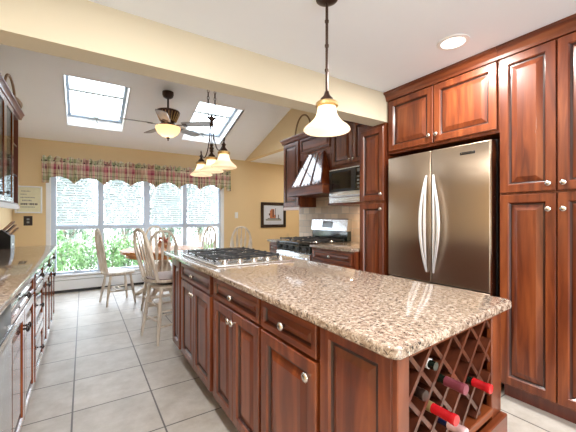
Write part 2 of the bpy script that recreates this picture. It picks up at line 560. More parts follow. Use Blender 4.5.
# left wall
m = MB(); m.box(XL - .1, XL, YB, YW + .1, 0, 4.0); struct('wall_left', m, 'wall_yellow')
# window wall with opening
WX0, WX1, WZ0, WZ1 = -0.44, 2.46, 0.30, 2.10
m = MB()
m.box(XL - .1, WX0, YW, YW + .12, 0, 2.6); m.box(WX1, 5.1, YW, YW + .12, 0, 2.6)
m.box(WX0, WX1, YW, YW + .12, 0, WZ0); m.box(WX0, WX1, YW, YW + .12, WZ1, 2.6)
struct('wall_back', m, 'wall_yellow')
# range wall, header gable, alcove beyond
m = MB(); m.box(XR, XR + .12, -0.6, 4.33, 0, 4.0)
m.box(XR, XR + .12, 4.33, YW, 2.49, 4.0)
struct('wall_right', m, 'wall_yellow')
m = MB(); m.box(XR + .12, 5.1, 4.2, YW, 2.49, 2.55); struct('ceiling_alcove', m, 'ceiling_slope')
m = MB(); m.box(XR + .12, 5.1, 4.21, 4.33, 0, 2.49); m.box(5.0, 5.1, 4.33, YW, 0, 2.49); struct('wall_alcove', m, 'wall_yellow')
# near right wall behind the pantry run, and the unseen wall behind the camera, its opening added for daylight fill
m = MB(); m.box(XL - .1, 0.1, YB - .1, YB, 0, ZC); m.box(1.7, XR + .12, YB - .1, YB, 0, ZC); m.box(0.1, 1.7, YB - .1, YB, 2.0, ZC)
struct('wall_rear', m, 'beam_cream')
m = MB(); m.box(XR, XR + .12, YB, -.72, 0, ZC); struct('wall_far_right', m, 'beam_cream')
m = MB(); m.box(2.5, XR, -0.36, -0.235, 0, ZC); struct('wall_front', m, 'wall_yellow')
# backsplash
m = MB(); m.box(XR - .012, XR, 2.385, 4.33, .92, 1.62); struct('trim_2', m, 'travertine_tile', 'tumbled stone tile backsplash')

# windows 1-4 (four tall panes in one bank, each its own unit)
BAYS = [(-0.44, 0.26, -0.37, 0.215), (0.26, 1.01, 0.31, 0.955), (1.01, 1.71, 1.065, 1.665), (1.71, 2.46, 1.755, 2.41)]
for k, (a, b, ga, gb) in enumerate(BAYS):
    root = thing('window_%d' % (k + 1), None, None); root['kind'] = 'structure'
    m = MB(); y0, y1 = YW + .01, YW + .09
    m.box(a, ga, y0, y1, WZ0, WZ1); m.box(gb, b, y0, y1, WZ0, WZ1)
    m.box(ga, gb, y0, y1, WZ0, .335); m.box(ga, gb, y0, y1, 1.04, 1.115, .004); m.box(ga, gb, y0, y1, 2.05, WZ1)
    m.build('frame', 'window_paint', root)
    m = MB(); m.box(ga, gb, y0 + .03, y0 + .036, .335, 1.04); m.box(ga, gb, y0 + .03, y0 + .036, 1.115, 2.05); m.build('glass', 'pane', root)
    m = MB(); xc = (ga + gb) / 2; m.box(xc - .06, xc + .06, y0 - .02, y0, .335, .35, .004); m.box(xc + .02, xc + .035, y0 - .035, y0 - .01, .35, .38); m.build('latch', 'white_paint', root)
m = MB()
m.box(-.505, -.44, YW - .018, YW, .26, 2.17, .004); m.box(2.46, 2.525, YW - .018, YW, .26, 2.17, .004); m.box(-.44, 2.46, YW - .018, YW, 2.10, 2.17, .004)
m.box(-.53, 2.55, YW - .05, YW + .01, .27, .30, .006)
struct('trim_3', m, 'white_paint', 'white casing and sill around the bank of windows')
# baseboard heater under the window
m = MB(); m.prism([(YW, .045), (YW - .07, .05), (YW - .07, .20), (YW - .045, .255), (YW, .26)], XL + .35, 2.8, 'x'); o = m.build('baseboard_heater', 'white_paint')
tag(o, 'long white baseboard heater running under the bank of windows', 'heater')
m = MB(); m.box(XL + .36, 2.79, YW - .055, YW, .003, .045); m.build('base_gap_shade', 'black', o)  # black strip stands in for the shade under the heater
m = MB(); m.box(XL + .37, 2.78, YW - .073, YW - .069, .205, .213); m.build('louver_slot', 'ink_grey', o)
m = MB(); m.box(2.85, 4.99, YW - .015, YW, 0, .11, .003); struct('baseboard_back', m, 'white_paint')

# ---------------------------------------------------------------- cabinets
DOORP = [(0, -.019), (.003, -.023), (.050, -.023), (.056, -.014), (.062, -.006), (.069, -.006), (.100, -.017), (.102, -.018)]
DRAWP = [(0, -.019), (.003, -.023), (.026, -.023), (.030, -.014), (.034, -.006), (.038, -.006), (.055, -.016), (.057, -.017)]


def knob(parent, x, z, mat='nickel', y=-.022, r=.018):
    m = MB()
    prof = [(.006, 0), (.006, .012), (r * .75, .014), (r, .018), (r, .022), (r * .8, .027), (r * .3, .030)]
    m.lathe(prof, n=14, M=Matrix.Translation((x, y, z)) @ Matrix.Rotation(R(90), 4, 'X'))
    m.build('knob', mat, parent, smooth=True)


def front(root, kind, x0, x1, z0, z1, kn=None, kmat='nickel', mat=None, name=None):
    g = .002
    prof = DOORP if kind == 'door' else DRAWP
    if kind == 'drawer' and (z1 - z0) > .3: prof = DOORP
    m = MB(); m.rings(x0 + g, x1 - g, z0 + g, z1 - g, prof, 0)
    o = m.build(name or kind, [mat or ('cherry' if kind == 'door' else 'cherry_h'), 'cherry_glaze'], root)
    if kn: knob(o, kn[0], kn[1], kmat)
    return o


def cabinet(name, label, cat, X, y0, y1, z0, z1, depth, fronts, face=FACE_L, kick=0.0, kmat='nickel', group=None, crown=None, mat='cherry', door_mat=None, drawer_mat=None):
    """front plane at world X; y0<y1; fronts: (kind, f0, f1, z0, z1, knob) f from the viewer's left, in metres"""
    W = y1 - y0
    root = thing(name, label, cat, (X, (y0 + y1) / 2, 0), face, group)
    m = MB(); m.box(-W / 2, W / 2, 0.0005, depth, z0 + kick, z1)
    m.build('body', mat, root)
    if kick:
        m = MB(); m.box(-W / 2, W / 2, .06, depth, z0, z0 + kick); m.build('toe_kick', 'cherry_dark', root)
    for fr in fronts:
        kind, a, b, c, d = fr[:5]
        kn = fr[5] if len(fr) > 5 else None
        if kn: kn = (kn[0] - W / 2, kn[1])
        front(root, kind, a - W / 2, b - W / 2, c, d, kn, kmat, door_mat if kind == 'door' else drawer_mat)
    if crown:
        zc, h, pr = crown[:3]; ea = crown[3] if len(crown) > 3 else 0; eb = crown[4] if len(crown) > 4 else 0
        m = MB()
        poly = [(0, zc), (-.02 - .006, zc), (-.02 - .010, zc + h * .25), (-.02 - pr * .55, zc + h * .65), (-.02 - pr, zc + h * .8), (-.02 - pr, zc + h), (0, zc + h)]
        m.prism(poly, -W / 2 - ea, W / 2 + eb, 'x')
        if ea:
            m.prism([(-W / 2 - (-(q[0])) if 0 else -W / 2 + (q[0] + .02 if q[0] < 0 else 0), q[1]) for q in poly], 0, depth, 'y')
        m.build('crown_molding', 'cherry_h', root)
    return root


# island cabinets (fronts at X=.71-.02)
IX = 0.71
ID = 0.70
G_IS = 'island base cabinets'


def isl(label, y0, y1, fr, kmat='nickel'):
    return cabinet('island_cabinet', label, 'cabinet', IX, y0, y1, 0, .888, ID, fr, FACE_L, .10, kmat, G_IS)


# far narrow cabinet
Wn = 3.03 - 2.76
isl('narrow far end cabinet of the island nearest the counter stool', 2.76, 3.03, [('door', .01, Wn - .01, .12, .872)])
Wa = .765
isl('island cabinet beside the cooktop with a drawer over a pair of doors', 1.955, 2.72 + .04,
    [('drawer', .045, Wa, .745, .872, (.045 + (Wa - .045) * .5, .808)), ('door', .045, .40, .12, .735, (.375, .675)), ('door', .40, Wa, .12, .735, (.425, .675))])
Wb = .635
isl('middle island cabinet with a drawer over a pair of doors', 1.31, 1.955,
    [('drawer', .025, Wb, .745, .872, (.33, .808)), ('door', .025, .325, .12, .735, (.30, .675)), ('door', .325, Wb, .12, .735, (.35, .675))])
isl('nearest island cabinet with a drawer over one wide door', .87, 1.31,
    [('drawer', .01, .425, .745, .872, (.215, .808)), ('door', .01, .425, .12, .735, (.385, .675))])

# island end with wine rack; its long side is a fixed panel facing -X, the open face looks to -Y
rack = thing('wine_rack_cabinet', 'end cabinet of the island with diagonal wine lattice', 'cabinet', (0, 0, 0))
X0, X1, Y0, Y1 = .69, 1.385, .60, .868
SH = .058
def shear(o):
    for v in o.data.vertices: v.co.y -= SH * (X1 - v.co.x) / (X1 - X0)
    return o
m = MB()
m.box(X0 + .02, X0 + .04, Y0 + .02, Y1, .0, .888)                 # side behind panel
m.box(X1 - .02, X1, Y0, Y1, .0, .888)
m.box(X0, X0 + .055, Y0, Y0 + .02, .0, .888, .003); m.box(X1 - .085, X1, Y0, Y0 + .02, 0, .888, .003)
m.box(X0 + .055, X1 - .085, Y0, Y0 + .02, .868, .888)
shear(m.build('body', 'cherry', rack))
m = MB(); m.box(X0 + .04, X1 - .02, Y1 - .012, Y1, .02, .888); m.build('back_panel', 'cherry_rack_shade', rack)
m = MB(); m.box(X0 + .055, X1 - .085, Y0 - .004, Y1 - .02, .50, .53, .003); shear(m.build('rack_floor', 'cherry_h', rack))
m = MB(); W = Y1 - (Y0 - SH + .021)
m.rings(-W / 2 , W / 2, .10, .886, [(0, -.017), (.003, -.020), (.045, -.020), (.051, -.012), (.057, -.008), (.063, -.008), (.083, -.017), (.086, -.018)], 0)
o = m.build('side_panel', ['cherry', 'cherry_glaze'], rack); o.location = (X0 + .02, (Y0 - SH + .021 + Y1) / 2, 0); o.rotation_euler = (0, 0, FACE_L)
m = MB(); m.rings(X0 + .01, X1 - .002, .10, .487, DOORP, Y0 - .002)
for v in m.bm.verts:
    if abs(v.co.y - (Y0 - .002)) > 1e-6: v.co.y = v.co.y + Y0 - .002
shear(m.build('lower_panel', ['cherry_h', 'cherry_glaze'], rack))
# lattice
ox0, ox1, oz0, oz1 = X0 + .055, X1 - .085, .53, .868
ang = R(45); P_ = .090
cx, cz = .9386, .682
k_sl = 0
for sgn in (1, -1):
    d = Vector((math.cos(ang), sgn * math.sin(ang))); nrm = Vector((-d.y, d.x))
    for k in range(-8, 9):
        o_ = Vector((cx, cz)) + nrm * (k * P_)
        t0, t1 = -9, 9
        for c_, dd, lo, hi in ((o_.x, d.x, ox0, ox1), (o_.y, d.y, oz0, oz1)):
            a, b = (lo - c_) / dd, (hi - c_) / dd
            if a > b: a, b = b, a
            t0, t1 = max(t0, a), min(t1, b)
        if t1 - t0 < .05: continue
        m = MB()
        c2 = o_ + d * ((t0 + t1) / 2); L2 = (t1 - t0) / 2
        M_ = Matrix.Translation((c2.x, 0, c2.y)) @ Matrix.Rotation(-sgn * ang, 4, 'Y')
        yo = .004 if sgn > 0 else .0065
        m.box(-L2 + .004, L2 - .004, Y0 + yo, Y0 + .22, -.0068, .0068, M=M_)
        shear(m.build('lattice_slat', 'cherry_rack_shade', rack))


# wine bottles
def bottle(label, x, z, ytip, glass, foil, foil_len=.075, tilt=0.0, ring=None):
    root = thing('wine_bottle', label, 'bottle', (x, ytip, z), 0, 'wine bottles in the island rack')
    Mx = Matrix.Rotation(R(-90) , 4, 'X')      # local z -> +y
    m = MB()
    m.lathe([(.0125, .0), (.0125, .07), (.014, .09), (.022, .112), (.033, .132), (.0365, .155), (.0365, .285), (.034, .295), (.005, .292)], n=22, M=Mx)
    m.build('glass', glass, root, smooth=True)
    if foil:
        m = MB(); m.lathe([(.003, -.0025), (.0150, -.002), (.0158, .003), (.0158, .012), (.0145, .014), (.0145, foil_len)], n=22, M=Mx)
        m.build('foil', foil, root, smooth=True)
    if ring:
        m = MB(); m.lathe([(.0152, foil_len), (.0152, foil_len + .022)], n=22, M=Mx); m.build('neck_label', ring, root, smooth=True)
    root.rotation_euler = (R(tilt), 0, 0)
    return root


bottle('wine bottle with red foil and gold neck band, lowest left of the red ones', .875, .682, .492, 'bottle_blue', 'foil_red', .07, 0, 'foil_gold')
bottle('wine bottle with a plain mauve foil neck', .939, .7456, .500, 'bottle_green', 'foil_mauve', .06)
bottle('wine bottle with red foil, the one nearest the right post', 1.130, .682, .520, 'bottle_green', 'foil_red', .055)
bottle('wine bottle with pale pink patterned foil at the bottom of the rack', .939, .618, .500, 'bottle_blue', 'foil_pink', .05)
bottle('dark wine bottle with white neck label high in the rack', .875, .809, .552, 'bottle_green', None, .02, 0, 'foil_white')
bottle('dark wine bottle set far back in the left corner of the rack', .811, .7456, .545, 'bottle_blue', 'frame_dark', .03)


# worktops
def slab(name, label, pts, z0, z1, mat='granite', bev=.012, corner=None, seg=3):
    m = MB(); m.prism(pts, z0, z1, 'z')
    m.bm.verts.ensure_lookup_table()
    if corner:
        es = [e for e in m.bm.edges if abs(e.verts[0].co.z - e.verts[1].co.z) > .01]
        es = [e for e in es if corner[0](e.verts[0].co)]
        bmesh.ops.bevel(m.bm, geom=es, offset=corner[1], segments=6, affect='EDGES', profile=.5)
    es = [e for e in m.bm.edges if abs(e.verts[0].co.z - z1) < 1e-5 and abs(e.verts[1].co.z - z1) < 1e-5]
    bmesh.ops.bevel(m.bm, geom=es, offset=bev, segments=seg, affect='EDGES', profile=.5)
    es = [e for e in m.bm.edges if abs(e.verts[0].co.z - z0) < 1e-5 and abs(e.verts[1].co.z - z0) < 1e-5]
    bmesh.ops.bevel(m.bm, geom=es, offset=bev * .5, segments=1, affect='EDGES', profile=.5)
    o = m.build(name, mat, smooth=True)
    return tag(o, label, 'worktop')


slab('island_worktop', 'polished beige speckled granite top of the long kitchen island', [(.651, .515), (1.447, .578), (1.447, 3.25), (.651, 3.25)], .888, .92, bev=.009, corner=(lambda c: True, .035))


# ---------------------------------------------------------------- cooktop on the island
GL = .0125
def grate_bars(m, cx, cy, w, h, z):
    r = .0045
    for dx in (-w / 2, w / 2): m.box(cx + dx - r, cx + dx + r, cy - h / 2, cy + h / 2, z, z + .012)
    for dy in (-h / 2, h / 2): m.box(cx - w / 2, cx + w / 2, cy + dy - r, cy + dy + r, z, z + .012)
    for a in range(4):
        an = a * PI / 2
        dx, dy = math.cos(an), math.sin(an)
        x0_, x1_ = cx + dx * .03, cx + dx * w / 2; y0_, y1_ = cy + dy * .03, cy + dy * h / 2
        m.box(min(x0_, x1_) - r, max(x0_, x1_) + r, min(y0_, y1_) - r, max(y0_, y1_) + r, z + .003, z + .016)
    for sx in (-1, 1):
        for sy in (-1, 1):
            m.box(cx + sx * w / 2 - .007, cx + sx * w / 2 + .007, cy + sy * h / 2 - .007, cy + sy * h / 2 + .007, z - GL, z + .018)


ct = thing('gas_cooktop', 'steel five-burner gas cooktop set into the island top', 'cooktop', (1.035, 2.42, .92))
m = MB(); m.box(-.305, .305, -.44, .43, .0, .012, .005, 2); m.build('steel_tray', 'steel_light', ct)
m = MB(); m.box(-.28, .28, -.30, .41, .012, .0145, .001); m.build('burner_well', 'steel_light', ct)
for (x, y, r) in ((-.15, -.16, .045), (.15, -.16, .038), (0, .06, .055), (-.15, .28, .038), (.15, .28, .045)):
    m = MB(); m.lathe([(r * 1.35, 0), (r * 1.3, .008), (r, .010), (r, .016)], (x, y, .0145), 20); b = m.build('burner', 'chrome', ct, smooth=True)
    m = MB(); m.lathe([(r * .9, .016), (r * .95, .022), (r * .85, .026)], (x, y, .0145), 20); m.build('burner_cap', 'black_iron', b, smooth=True)
for (y, h) in ((-.16, .21), (.06, .215), (.28, .21)):
    m = MB()
    for x in (-.133, .133): grate_bars(m, x, y, .255, h, .026)
    m.build('grate', 'black_iron', ct)
for k in range(5):
    x = -.225 + k * .112
    m = MB(); m.lathe([(.022, 0), (.021, .006), (.017, .010), (.016, .020), (.014, .023)], (x, -.365, .012), 16)
    m.box(x - .003, x + .003, -.365 - .016, -.365 + .016, .033, .038)
    m.build('knob', 'chrome', ct, smooth=True)

# ---------------------------------------------------------------- right wall run
# pantry: four tall doors and more beyond frame
for j in range(2):
    y1 = 1.060 - j * .64; y0 = y1 - .64
    cabinet('pantry_cabinet', ('tall cherry pantry cabinet beside the refrigerator, doors in two tiers' if j == 0 else 'tall cherry pantry cabinet at the right edge, mostly out of frame'),
            'cabinet', 2.44, y0, y1, 0, 2.345, .57,
            [('door', .004, .318, .115, 1.40, (.283, 1.30)), ('door', .322, .636, .115, 1.40, (.357, 1.30)),
             ('door', .004, .318, 1.412, 2.335, (.283, 1.458)), ('door', .322, .636, 1.412, 2.335, (.357, 1.458))],
            kick=.10, group='tall pantry cabinets', crown=(2.34, .078, .045))
cabinet('fridge_top_cabinet', 'cherry two-door cabinet above the refrigerator', 'cabinet', 2.44, 1.062, 2.028, 1.84, 2.345, .57,
        [('door', .02, .475, 1.862, 2.335, (.445, 1.925)), ('door', .479, .955, 1.862, 2.335, (.51, 1.925))], crown=(2.34, .078, .045))
# side panels of the fridge bay belong to the tower
tower = cabinet('tower_cabinet', 'tall narrow cherry cabinet between the refrigerator and the range counter', 'cabinet', 2.42, 2.032, 2.372, 0, 2.149, .59,
                [('door', .012, .322, .115, 1.385, (.300, 1.328)), ('door', .012, .322, 1.41, 2.12, (.300, 1.47))], kick=.10)

# refrigerator
fr = thing('refrigerator', 'stainless steel refrigerator with french doors and bowed handles', 'refrigerator', (2.38, 1.515, 0), FACE_L)
hw = .462
m = MB(); m.box(-hw + .008, hw - .03, .075, .62, .03, 1.80, .004); m.build('body', 'black', fr)
def fdoor(a, b, z0, z1, nm_='door'):
    m = MB(); m.box(a, b, 0, .07, z0, z1, .008, 3); return m.build(nm_, 'steel', fr, smooth=True)
d1 = fdoor(-hw, -.032 + 0.0, .72, 1.79); d2 = fdoor(-.028, hw - .045, .72, 1.79); d3 = fdoor(-hw, hw - .045, .06, .712, 'freezer_drawer')
m = MB(); m.box(hw - .045, hw - .036, .004, .07, .06, 1.79); m.build('edge_trim', 'chrome', fr)
def handle(par, x, side):
    pts = []; rr = []
    for i in range(17):
        t = i / 16
        b = math.sin(PI * t)
        ob, ib = (.060, .024) if side > 0 else (.036, .004)
        pts.append((x + side * (.002 + ob * b), -.012 - .032 * math.sin(PI * t) ** .6, .80 + .79 * t)); rr.append(.006 + .007 * b)
    m = MB(); m.tube(pts, rr, 8)
    pts2 = [(x + side * (-.002 + ib * math.sin(PI * t / 16)), -.012 - .026 * math.sin(PI * t / 16) ** .6, .80 + .79 * t / 16) for t in range(17)]
    m.tube(pts2, [.005 + .006 * math.sin(PI * t / 16) for t in range(17)], 8)
    m.build('handle', 'handle_steel', par, smooth=True)
handle(d1, -.032 - .030, -1); handle(d2, -.028 + .026, 1)
m = MB(); m.box(-.028 + .235, -.028 + .345, -.004, 0, 1.712, 1.732, .002); bd = m.build('badge', 'black', d2)
m = MB()
for i in range(9): m.box(-.028 + .245 + i * .0105, -.028 + .252 + i * .0105, -.0052, -.004, 1.718, 1.727)
m.build('lettering', 'chrome', bd)
m = MB(); m.tube([(-.30, -.05, .66), (.28, -.05, .66)], .012, 10); m.box(-.30, -.28, -.05, 0, .65, .67); m.box(.26, .28, -.05, 0, .65, .67); m.build('handle', 'chrome', d3, smooth=True)

# base cabinets and counters by the range
cabinet('base_cabinet', 'cherry base cabinet with wide drawer between range and tall cabinet', 'cabinet', 2.34, 2.376, 3.085, 0, .888, .67,
        [('drawer', .02, .685, .745, .872, (.35, .808)), ('door', .02, .352, .12, .735, (.32, .675)), ('door', .356, .685, .12, .735, (.39, .675))], kick=.10)
cabinet('base_cabinet', 'small cherry base cabinet left of the range at the end of the run', 'cabinet', 2.34, 3.875, 4.12, 0, .888, .67,
        [('drawer', .015, .235, .745, .872, (.125, .808)), ('door', .015, .235, .12, .735)], kick=.10)
slab('range_worktop', 'beige granite counter between the range and the tall cabinet', [(2.30, 2.376), (3.005, 2.376), (3.005, 3.085), (2.30, 3.085)], .888, .92, bev=.008, seg=2)
slab('range_worktop', 'short beige granite counter left of the range', [(2.30, 3.875), (3.005, 3.875), (3.005, 4.14), (2.30, 4.14)], .888, .92, bev=.008, seg=2)

# range
rg = thing('gas_range', 'freestanding gas range with steel backguard and black cooktop', 'range', (2.31, 3.48, 0), FACE_L)
h = .388
m = MB(); m.box(-h, h, .03, .68, .03, .90, .004); m.build('body', 'steel_light', rg)
m = MB(); m.box(-h, h, .0, .62, .90, .925, .006, 2); m.build('cooktop', 'black_glass', rg, smooth=True)
m = MB(); m.prism([(.03, .80), (.0, .80), (-.012, .89), (.03, .905)], -h, h, 'x'); cp = m.build('control_panel', 'oven_gloss', rg)
for k in range(5):
    x = -.30 + k * .15
    m = MB(); m.lathe([(.024, 0), (.021, .012), (.019, .032), (.016, .035)], n=16, M=Matrix.Translation((x, -.008, .848)) @ Matrix.Rotation(R(90), 4, 'X')); m.build('knob', 'black_iron', rg, smooth=True)
m = MB(); m.box(-h + .003, h - .003, -.012, .03, .22, .79, .006, 2); dd = m.build('oven_door', 'steel_light', rg, smooth=True)
m = MB(); m.box(-.25, .25, -.0145, -.012, .33, .64); m.build('window', 'black_glass', dd)
m = MB(); m.tube([(-.34, -.055, .735), (.34, -.055, .735)], .012, 10); m.box(-.34, -.32, -.055, -.01, .725, .745); m.box(.32, .34, -.055, -.01, .725, .745); m.build('handle', 'chrome', dd, smooth=True)
m = MB(); m.box(-h + .003, h - .003, -.008, .03, .05, .21, .006); m.build('drawer', 'steel_light', rg)
m = MB(); m.box(-h + .005, h - .005, .62, .69, .925, 1.06, .006); m.build('backguard_base', 'oven_gloss', rg)
m = MB(); m.prism([(.69, 1.06), (.60, 1.06), (.625, 1.215), (.635, 1.225), (.69, 1.225)], -h, h, 'x'); bgd = m.build('backguard', 'steel_light', rg)
m = MB(); m.box(-.11, .11, -.003, .0, -.045, .045, M=Matrix.Translation((-.02, .6135, 1.145)) @ Matrix.Rotation(R(-9.2), 4, 'X')); m.build('display', 'black_glass', bgd)
for x in (-.245, .005, .25):
    m = MB()
    for y in (.17, .44): grate_bars(m, x, y, .235, .25, .947)
    m.build('grate', 'black_iron', rg)
for (x, y) in ((-.245, .17), (.25, .17), (-.245, .44), (.25, .44)):
    m = MB(); m.lathe([(.05, 0), (.045, .01), (.035, .012), (.033, .018)], (x, y, .925), 18); m.build('burner', 'chrome', rg, smooth=True)

# upper cabinets on the range wall
UX = 2.71; UD = .298
cabinet('wall_cabinet', 'slim cherry wall cabinet left of the range hood', 'cabinet', UX, 3.872, 4.322, 1.40, 2.40, UD,
        [('door', .02, .43, 1.42, 2.385)], crown=(2.395, .065, .05, .02, 0))
cabinet('wall_cabinet', 'short wide cherry cabinet with one panel above the range hood', 'cabinet', UX, 3.162, 3.870, 2.08, 2.40, UD,
        [('drawer', .03, .69, 2.17, 2.385)], crown=(2.395, .065, .05))
cabinet('wall_cabinet', 'cherry wall cabinet with two doors above the microwave', 'cabinet', UX, 2.376, 3.160, 1.86, 2.40, UD,
        [('door', .02, .395, 1.895, 2.385, (.365, 1.94)), ('door', .399, .765, 1.895, 2.385, (.43, 1.94))], crown=(2.395, .065, .05))
m = MB(); m.box(2.695, 2.715, 3.872, 4.322, 1.352, 1.40, .003); o = m.build('light_rail', 'light_rail'); tag(o, 'wood rail with painted-in pale glare along the bottom of the slim wall cabinet by the hood', 'molding')
m = MB(); m.box(2.585, 3.008, 2.376, 3.085, 1.395, 1.418, .003); o = m.build('microwave_shelf', 'cherry_h'); tag(o, 'cherry shelf board carrying the microwave', 'shelf')

# microwave
mw = thing('microwave', 'black and steel microwave on the shelf right of the range hood', 'microwave', (2.60, 2.735, 1.418), FACE_L)
m = MB(); m.box(-.345, .345, .02, .395, .0, .415, .004); m.build('case', 'black', mw)
m = MB(); m.box(-.345, .345, .0, .02, .0, .415, .004); m.build('face', 'steel_light', mw)
m = MB(); m.box(-.33, .12, -.012, .0, .135, .400, .004); d = m.build('door', 'black', mw)
m = MB(); m.box(-.28, .055, -.014, -.012, .17, .37); m.build('window', 'black_glass', d)
m = MB(); m.box(.125, .33, -.010, .0, .135, .400, .003); d = m.build('control_panel', 'black_glass', mw)
m = MB()
for i in range(3):
    for j in range(4): m.box(.15 + i * .055, .185 + i * .055, -.0115, -.010, .16 + j * .04, .18 + j * .04)
m.box(.15, .31, -.0115, -.010, .345, .38)
m.build('buttons', 'ink_grey', d)
m = MB(); m.box(-.33, .33, -.012, 0, .015, .125, .003); d = m.build('warming_drawer', 'steel_light', mw)
m = MB(); m.tube([(-.30, -.045, .075), (.30, -.045, .075)], .010, 8); m.box(-.30, -.285, -.045, -.01, .068, .082); m.box(.285, .30, -.045, -.01, .068, .082); m.build('handle', 'chrome', d, smooth=True)

# range hood
hd = thing('range_hood', 'cherry range hood with sloping planked front over the range', 'hood', (2.50, 3.478, 0), FACE_L)
hh = .388
m = MB(); m.box(-hh, hh, 0, .505, 1.55, 1.66, .004); m.build('band', 'cherry_h', hd)
m = MB()
for i in range(9): m.box(-.33 + i * .0825 - .015, -.33 + i * .0825 + .015, -.006, 0, 1.664, 1.69, .003)
m.box(-hh - .008, hh + .008, -.008, .505, 1.655, 1.668, .003); m.box(-hh - .008, hh + .008, -.006, .505, 1.545, 1.557, .003)
m.build('dentil_trim', 'cherry_dark', hd)
zt, zb = 2.13, 1.668; yb, yt = .012, .20; wb, wt = .365, .185
V = [(-wb, yb, zb), (wb, yb, zb), (wt, yt, zt), (-wt, yt, zt), (-wb, .5, zb), (wb, .5, zb), (wt, .5, zt), (-wt, .5, zt)]
m = MB(); vs = [m.bm.verts.new(v) for v in V]
for f in ((0, 1, 2, 3), (5, 4, 7, 6), (4, 0, 3, 7), (1, 5, 6, 2), (3, 2, 6, 7), (4, 5, 1, 0)): m.bm.faces.new([vs[i] for i in f])
m.build('canopy', 'cherry_gloss', hd)
m = MB()
for q in (-1, -.34, .34, 1):
    m.tube([(q * (wb - .012), yb - .004, zb + .005), (q * (wt - .01), yt - .004, zt - .005)], .009, 6)
m.build('batten', 'cherry_dark', hd)
m = MB(); m.box(-.354, -wt + .0, .208, .22, 1.70, 2.078); m.build('surround_panel', 'cherry', hd)
m = MB(); m.box(wt, .312, .208, .22, 1.70, 2.078); m.build('surround_panel', 'cherry', hd)

# light switch plates on backsplash
def plate(name, label, loc, rz, mat='beige_plastic', w_=.075, h_=.115, inner='beige_plastic'):
    root = thing(name, label, 'outlet' if 'outlet' in name else 'switch', loc, rz)
    m = MB(); m.box(-w_ / 2, w_ / 2, -.006, 0, -h_ / 2, h_ / 2, .002); m.build('cover', mat, root)
    for dz in (-.024, .024):
        m = MB(); m.box(-.017, .017, -.009, -.006, dz - .014, dz + .014, .002); m.build('socket' if 'outlet' in name else 'rocker', inner, root)
    return root
plate('wall_outlet', 'beige outlet below the framed print on the yellow wall', (4.15, 6.449, .80), 0)
plate('wall_outlet', 'dark outlet plate on the yellow wall below the framed verse', (-.73, 6.449, 1.19), 0, 'frame_dark', .11, .15, 'ink_grey')
plate('light_switch', 'white switch plate on yellow wall right of the windows', (2.815, 6.449, 1.29), 0, 'white_paint', .07, .13, 'white_paint')

# ---------------------------------------------------------------- left run
kL = 'dark_knob'
LX = -.30
def lcab(label, y0, y1, fr): return cabinet('base_cabinet', label, 'cabinet', LX, y0, y1, 0, .888, .615, fr, FACE_R, .08, kL, 'left hand base cabinets', None, 'cherry_gloss', 'cherry_gloss', 'cherry_gloss_h')
# viewer's left is smaller Y here
lcab('left run base cabinet just past the dishwasher, drawer over two doors', 1.87, 2.77,
     [('drawer', .01, .86, .745, .872, (.44, .808)), ('door', .01, .435, .10, .735, (.40, .63)), ('door', .439, .86, .10, .735, (.475, .63))])
lcab('left run base cabinet of three stacked drawers', 2.77, 3.33,
     [('drawer', .03, .55, .745, .872, (.29, .808)), ('drawer', .03, .55, .42, .735, (.29, .58)), ('drawer', .03, .55, .10, .41, (.29, .26))])
lcab('left run base cabinet with a drawer over two doors, second from the window end', 3.33, 3.96,
     [('drawer', .01, .62, .745, .872, (.31, .808)), ('door', .01, .313, .10, .735, (.285, .63)), ('door', .317, .62, .10, .735, (.345, .63))])
lcab('left run base cabinet at the window end with a drawer over two doors', 3.96, 4.58,
     [('drawer', .01, .61, .745, .872, (.31, .808)), ('door', .01, .308, .10, .735, (.28, .63)), ('door', .312, .61, .10, .735, (.34, .63))])
slab('left_worktop', 'granite counter running along the left wall to the window end', [(-.918, .6), (-.255, .6), (-.255, 4.61), (-.918, 4.61)], .888, .92, bev=.008, seg=2)
dw = thing('dishwasher', 'steel dishwasher at the left edge under the granite counter', 'dishwasher', (-.29, 1.56, 0), FACE_R)
m = MB(); m.box(-.30, .30, .02, .60, .02, .885); m.build('case', 'black', dw)
m = MB(); m.box(-.295, .295, -.022, .02, .10, .76, .006, 2); m.build('door', 'steel_light', dw, smooth=True)
m = MB(); m.box(-.295, .295, -.022, .02, .765, .875, .006, 2); m.build('control_panel', 'black', dw, smooth=True)
m = MB(); m.tube([(-.20, -.050, .79), (.20, -.050, .79)], .011, 8); m.box(-.20, -.185, -.050, -.02, .783, .797); m.box(.185, .20, -.050, -.02, .783, .797); m.build('handle', 'chrome', dw, smooth=True)

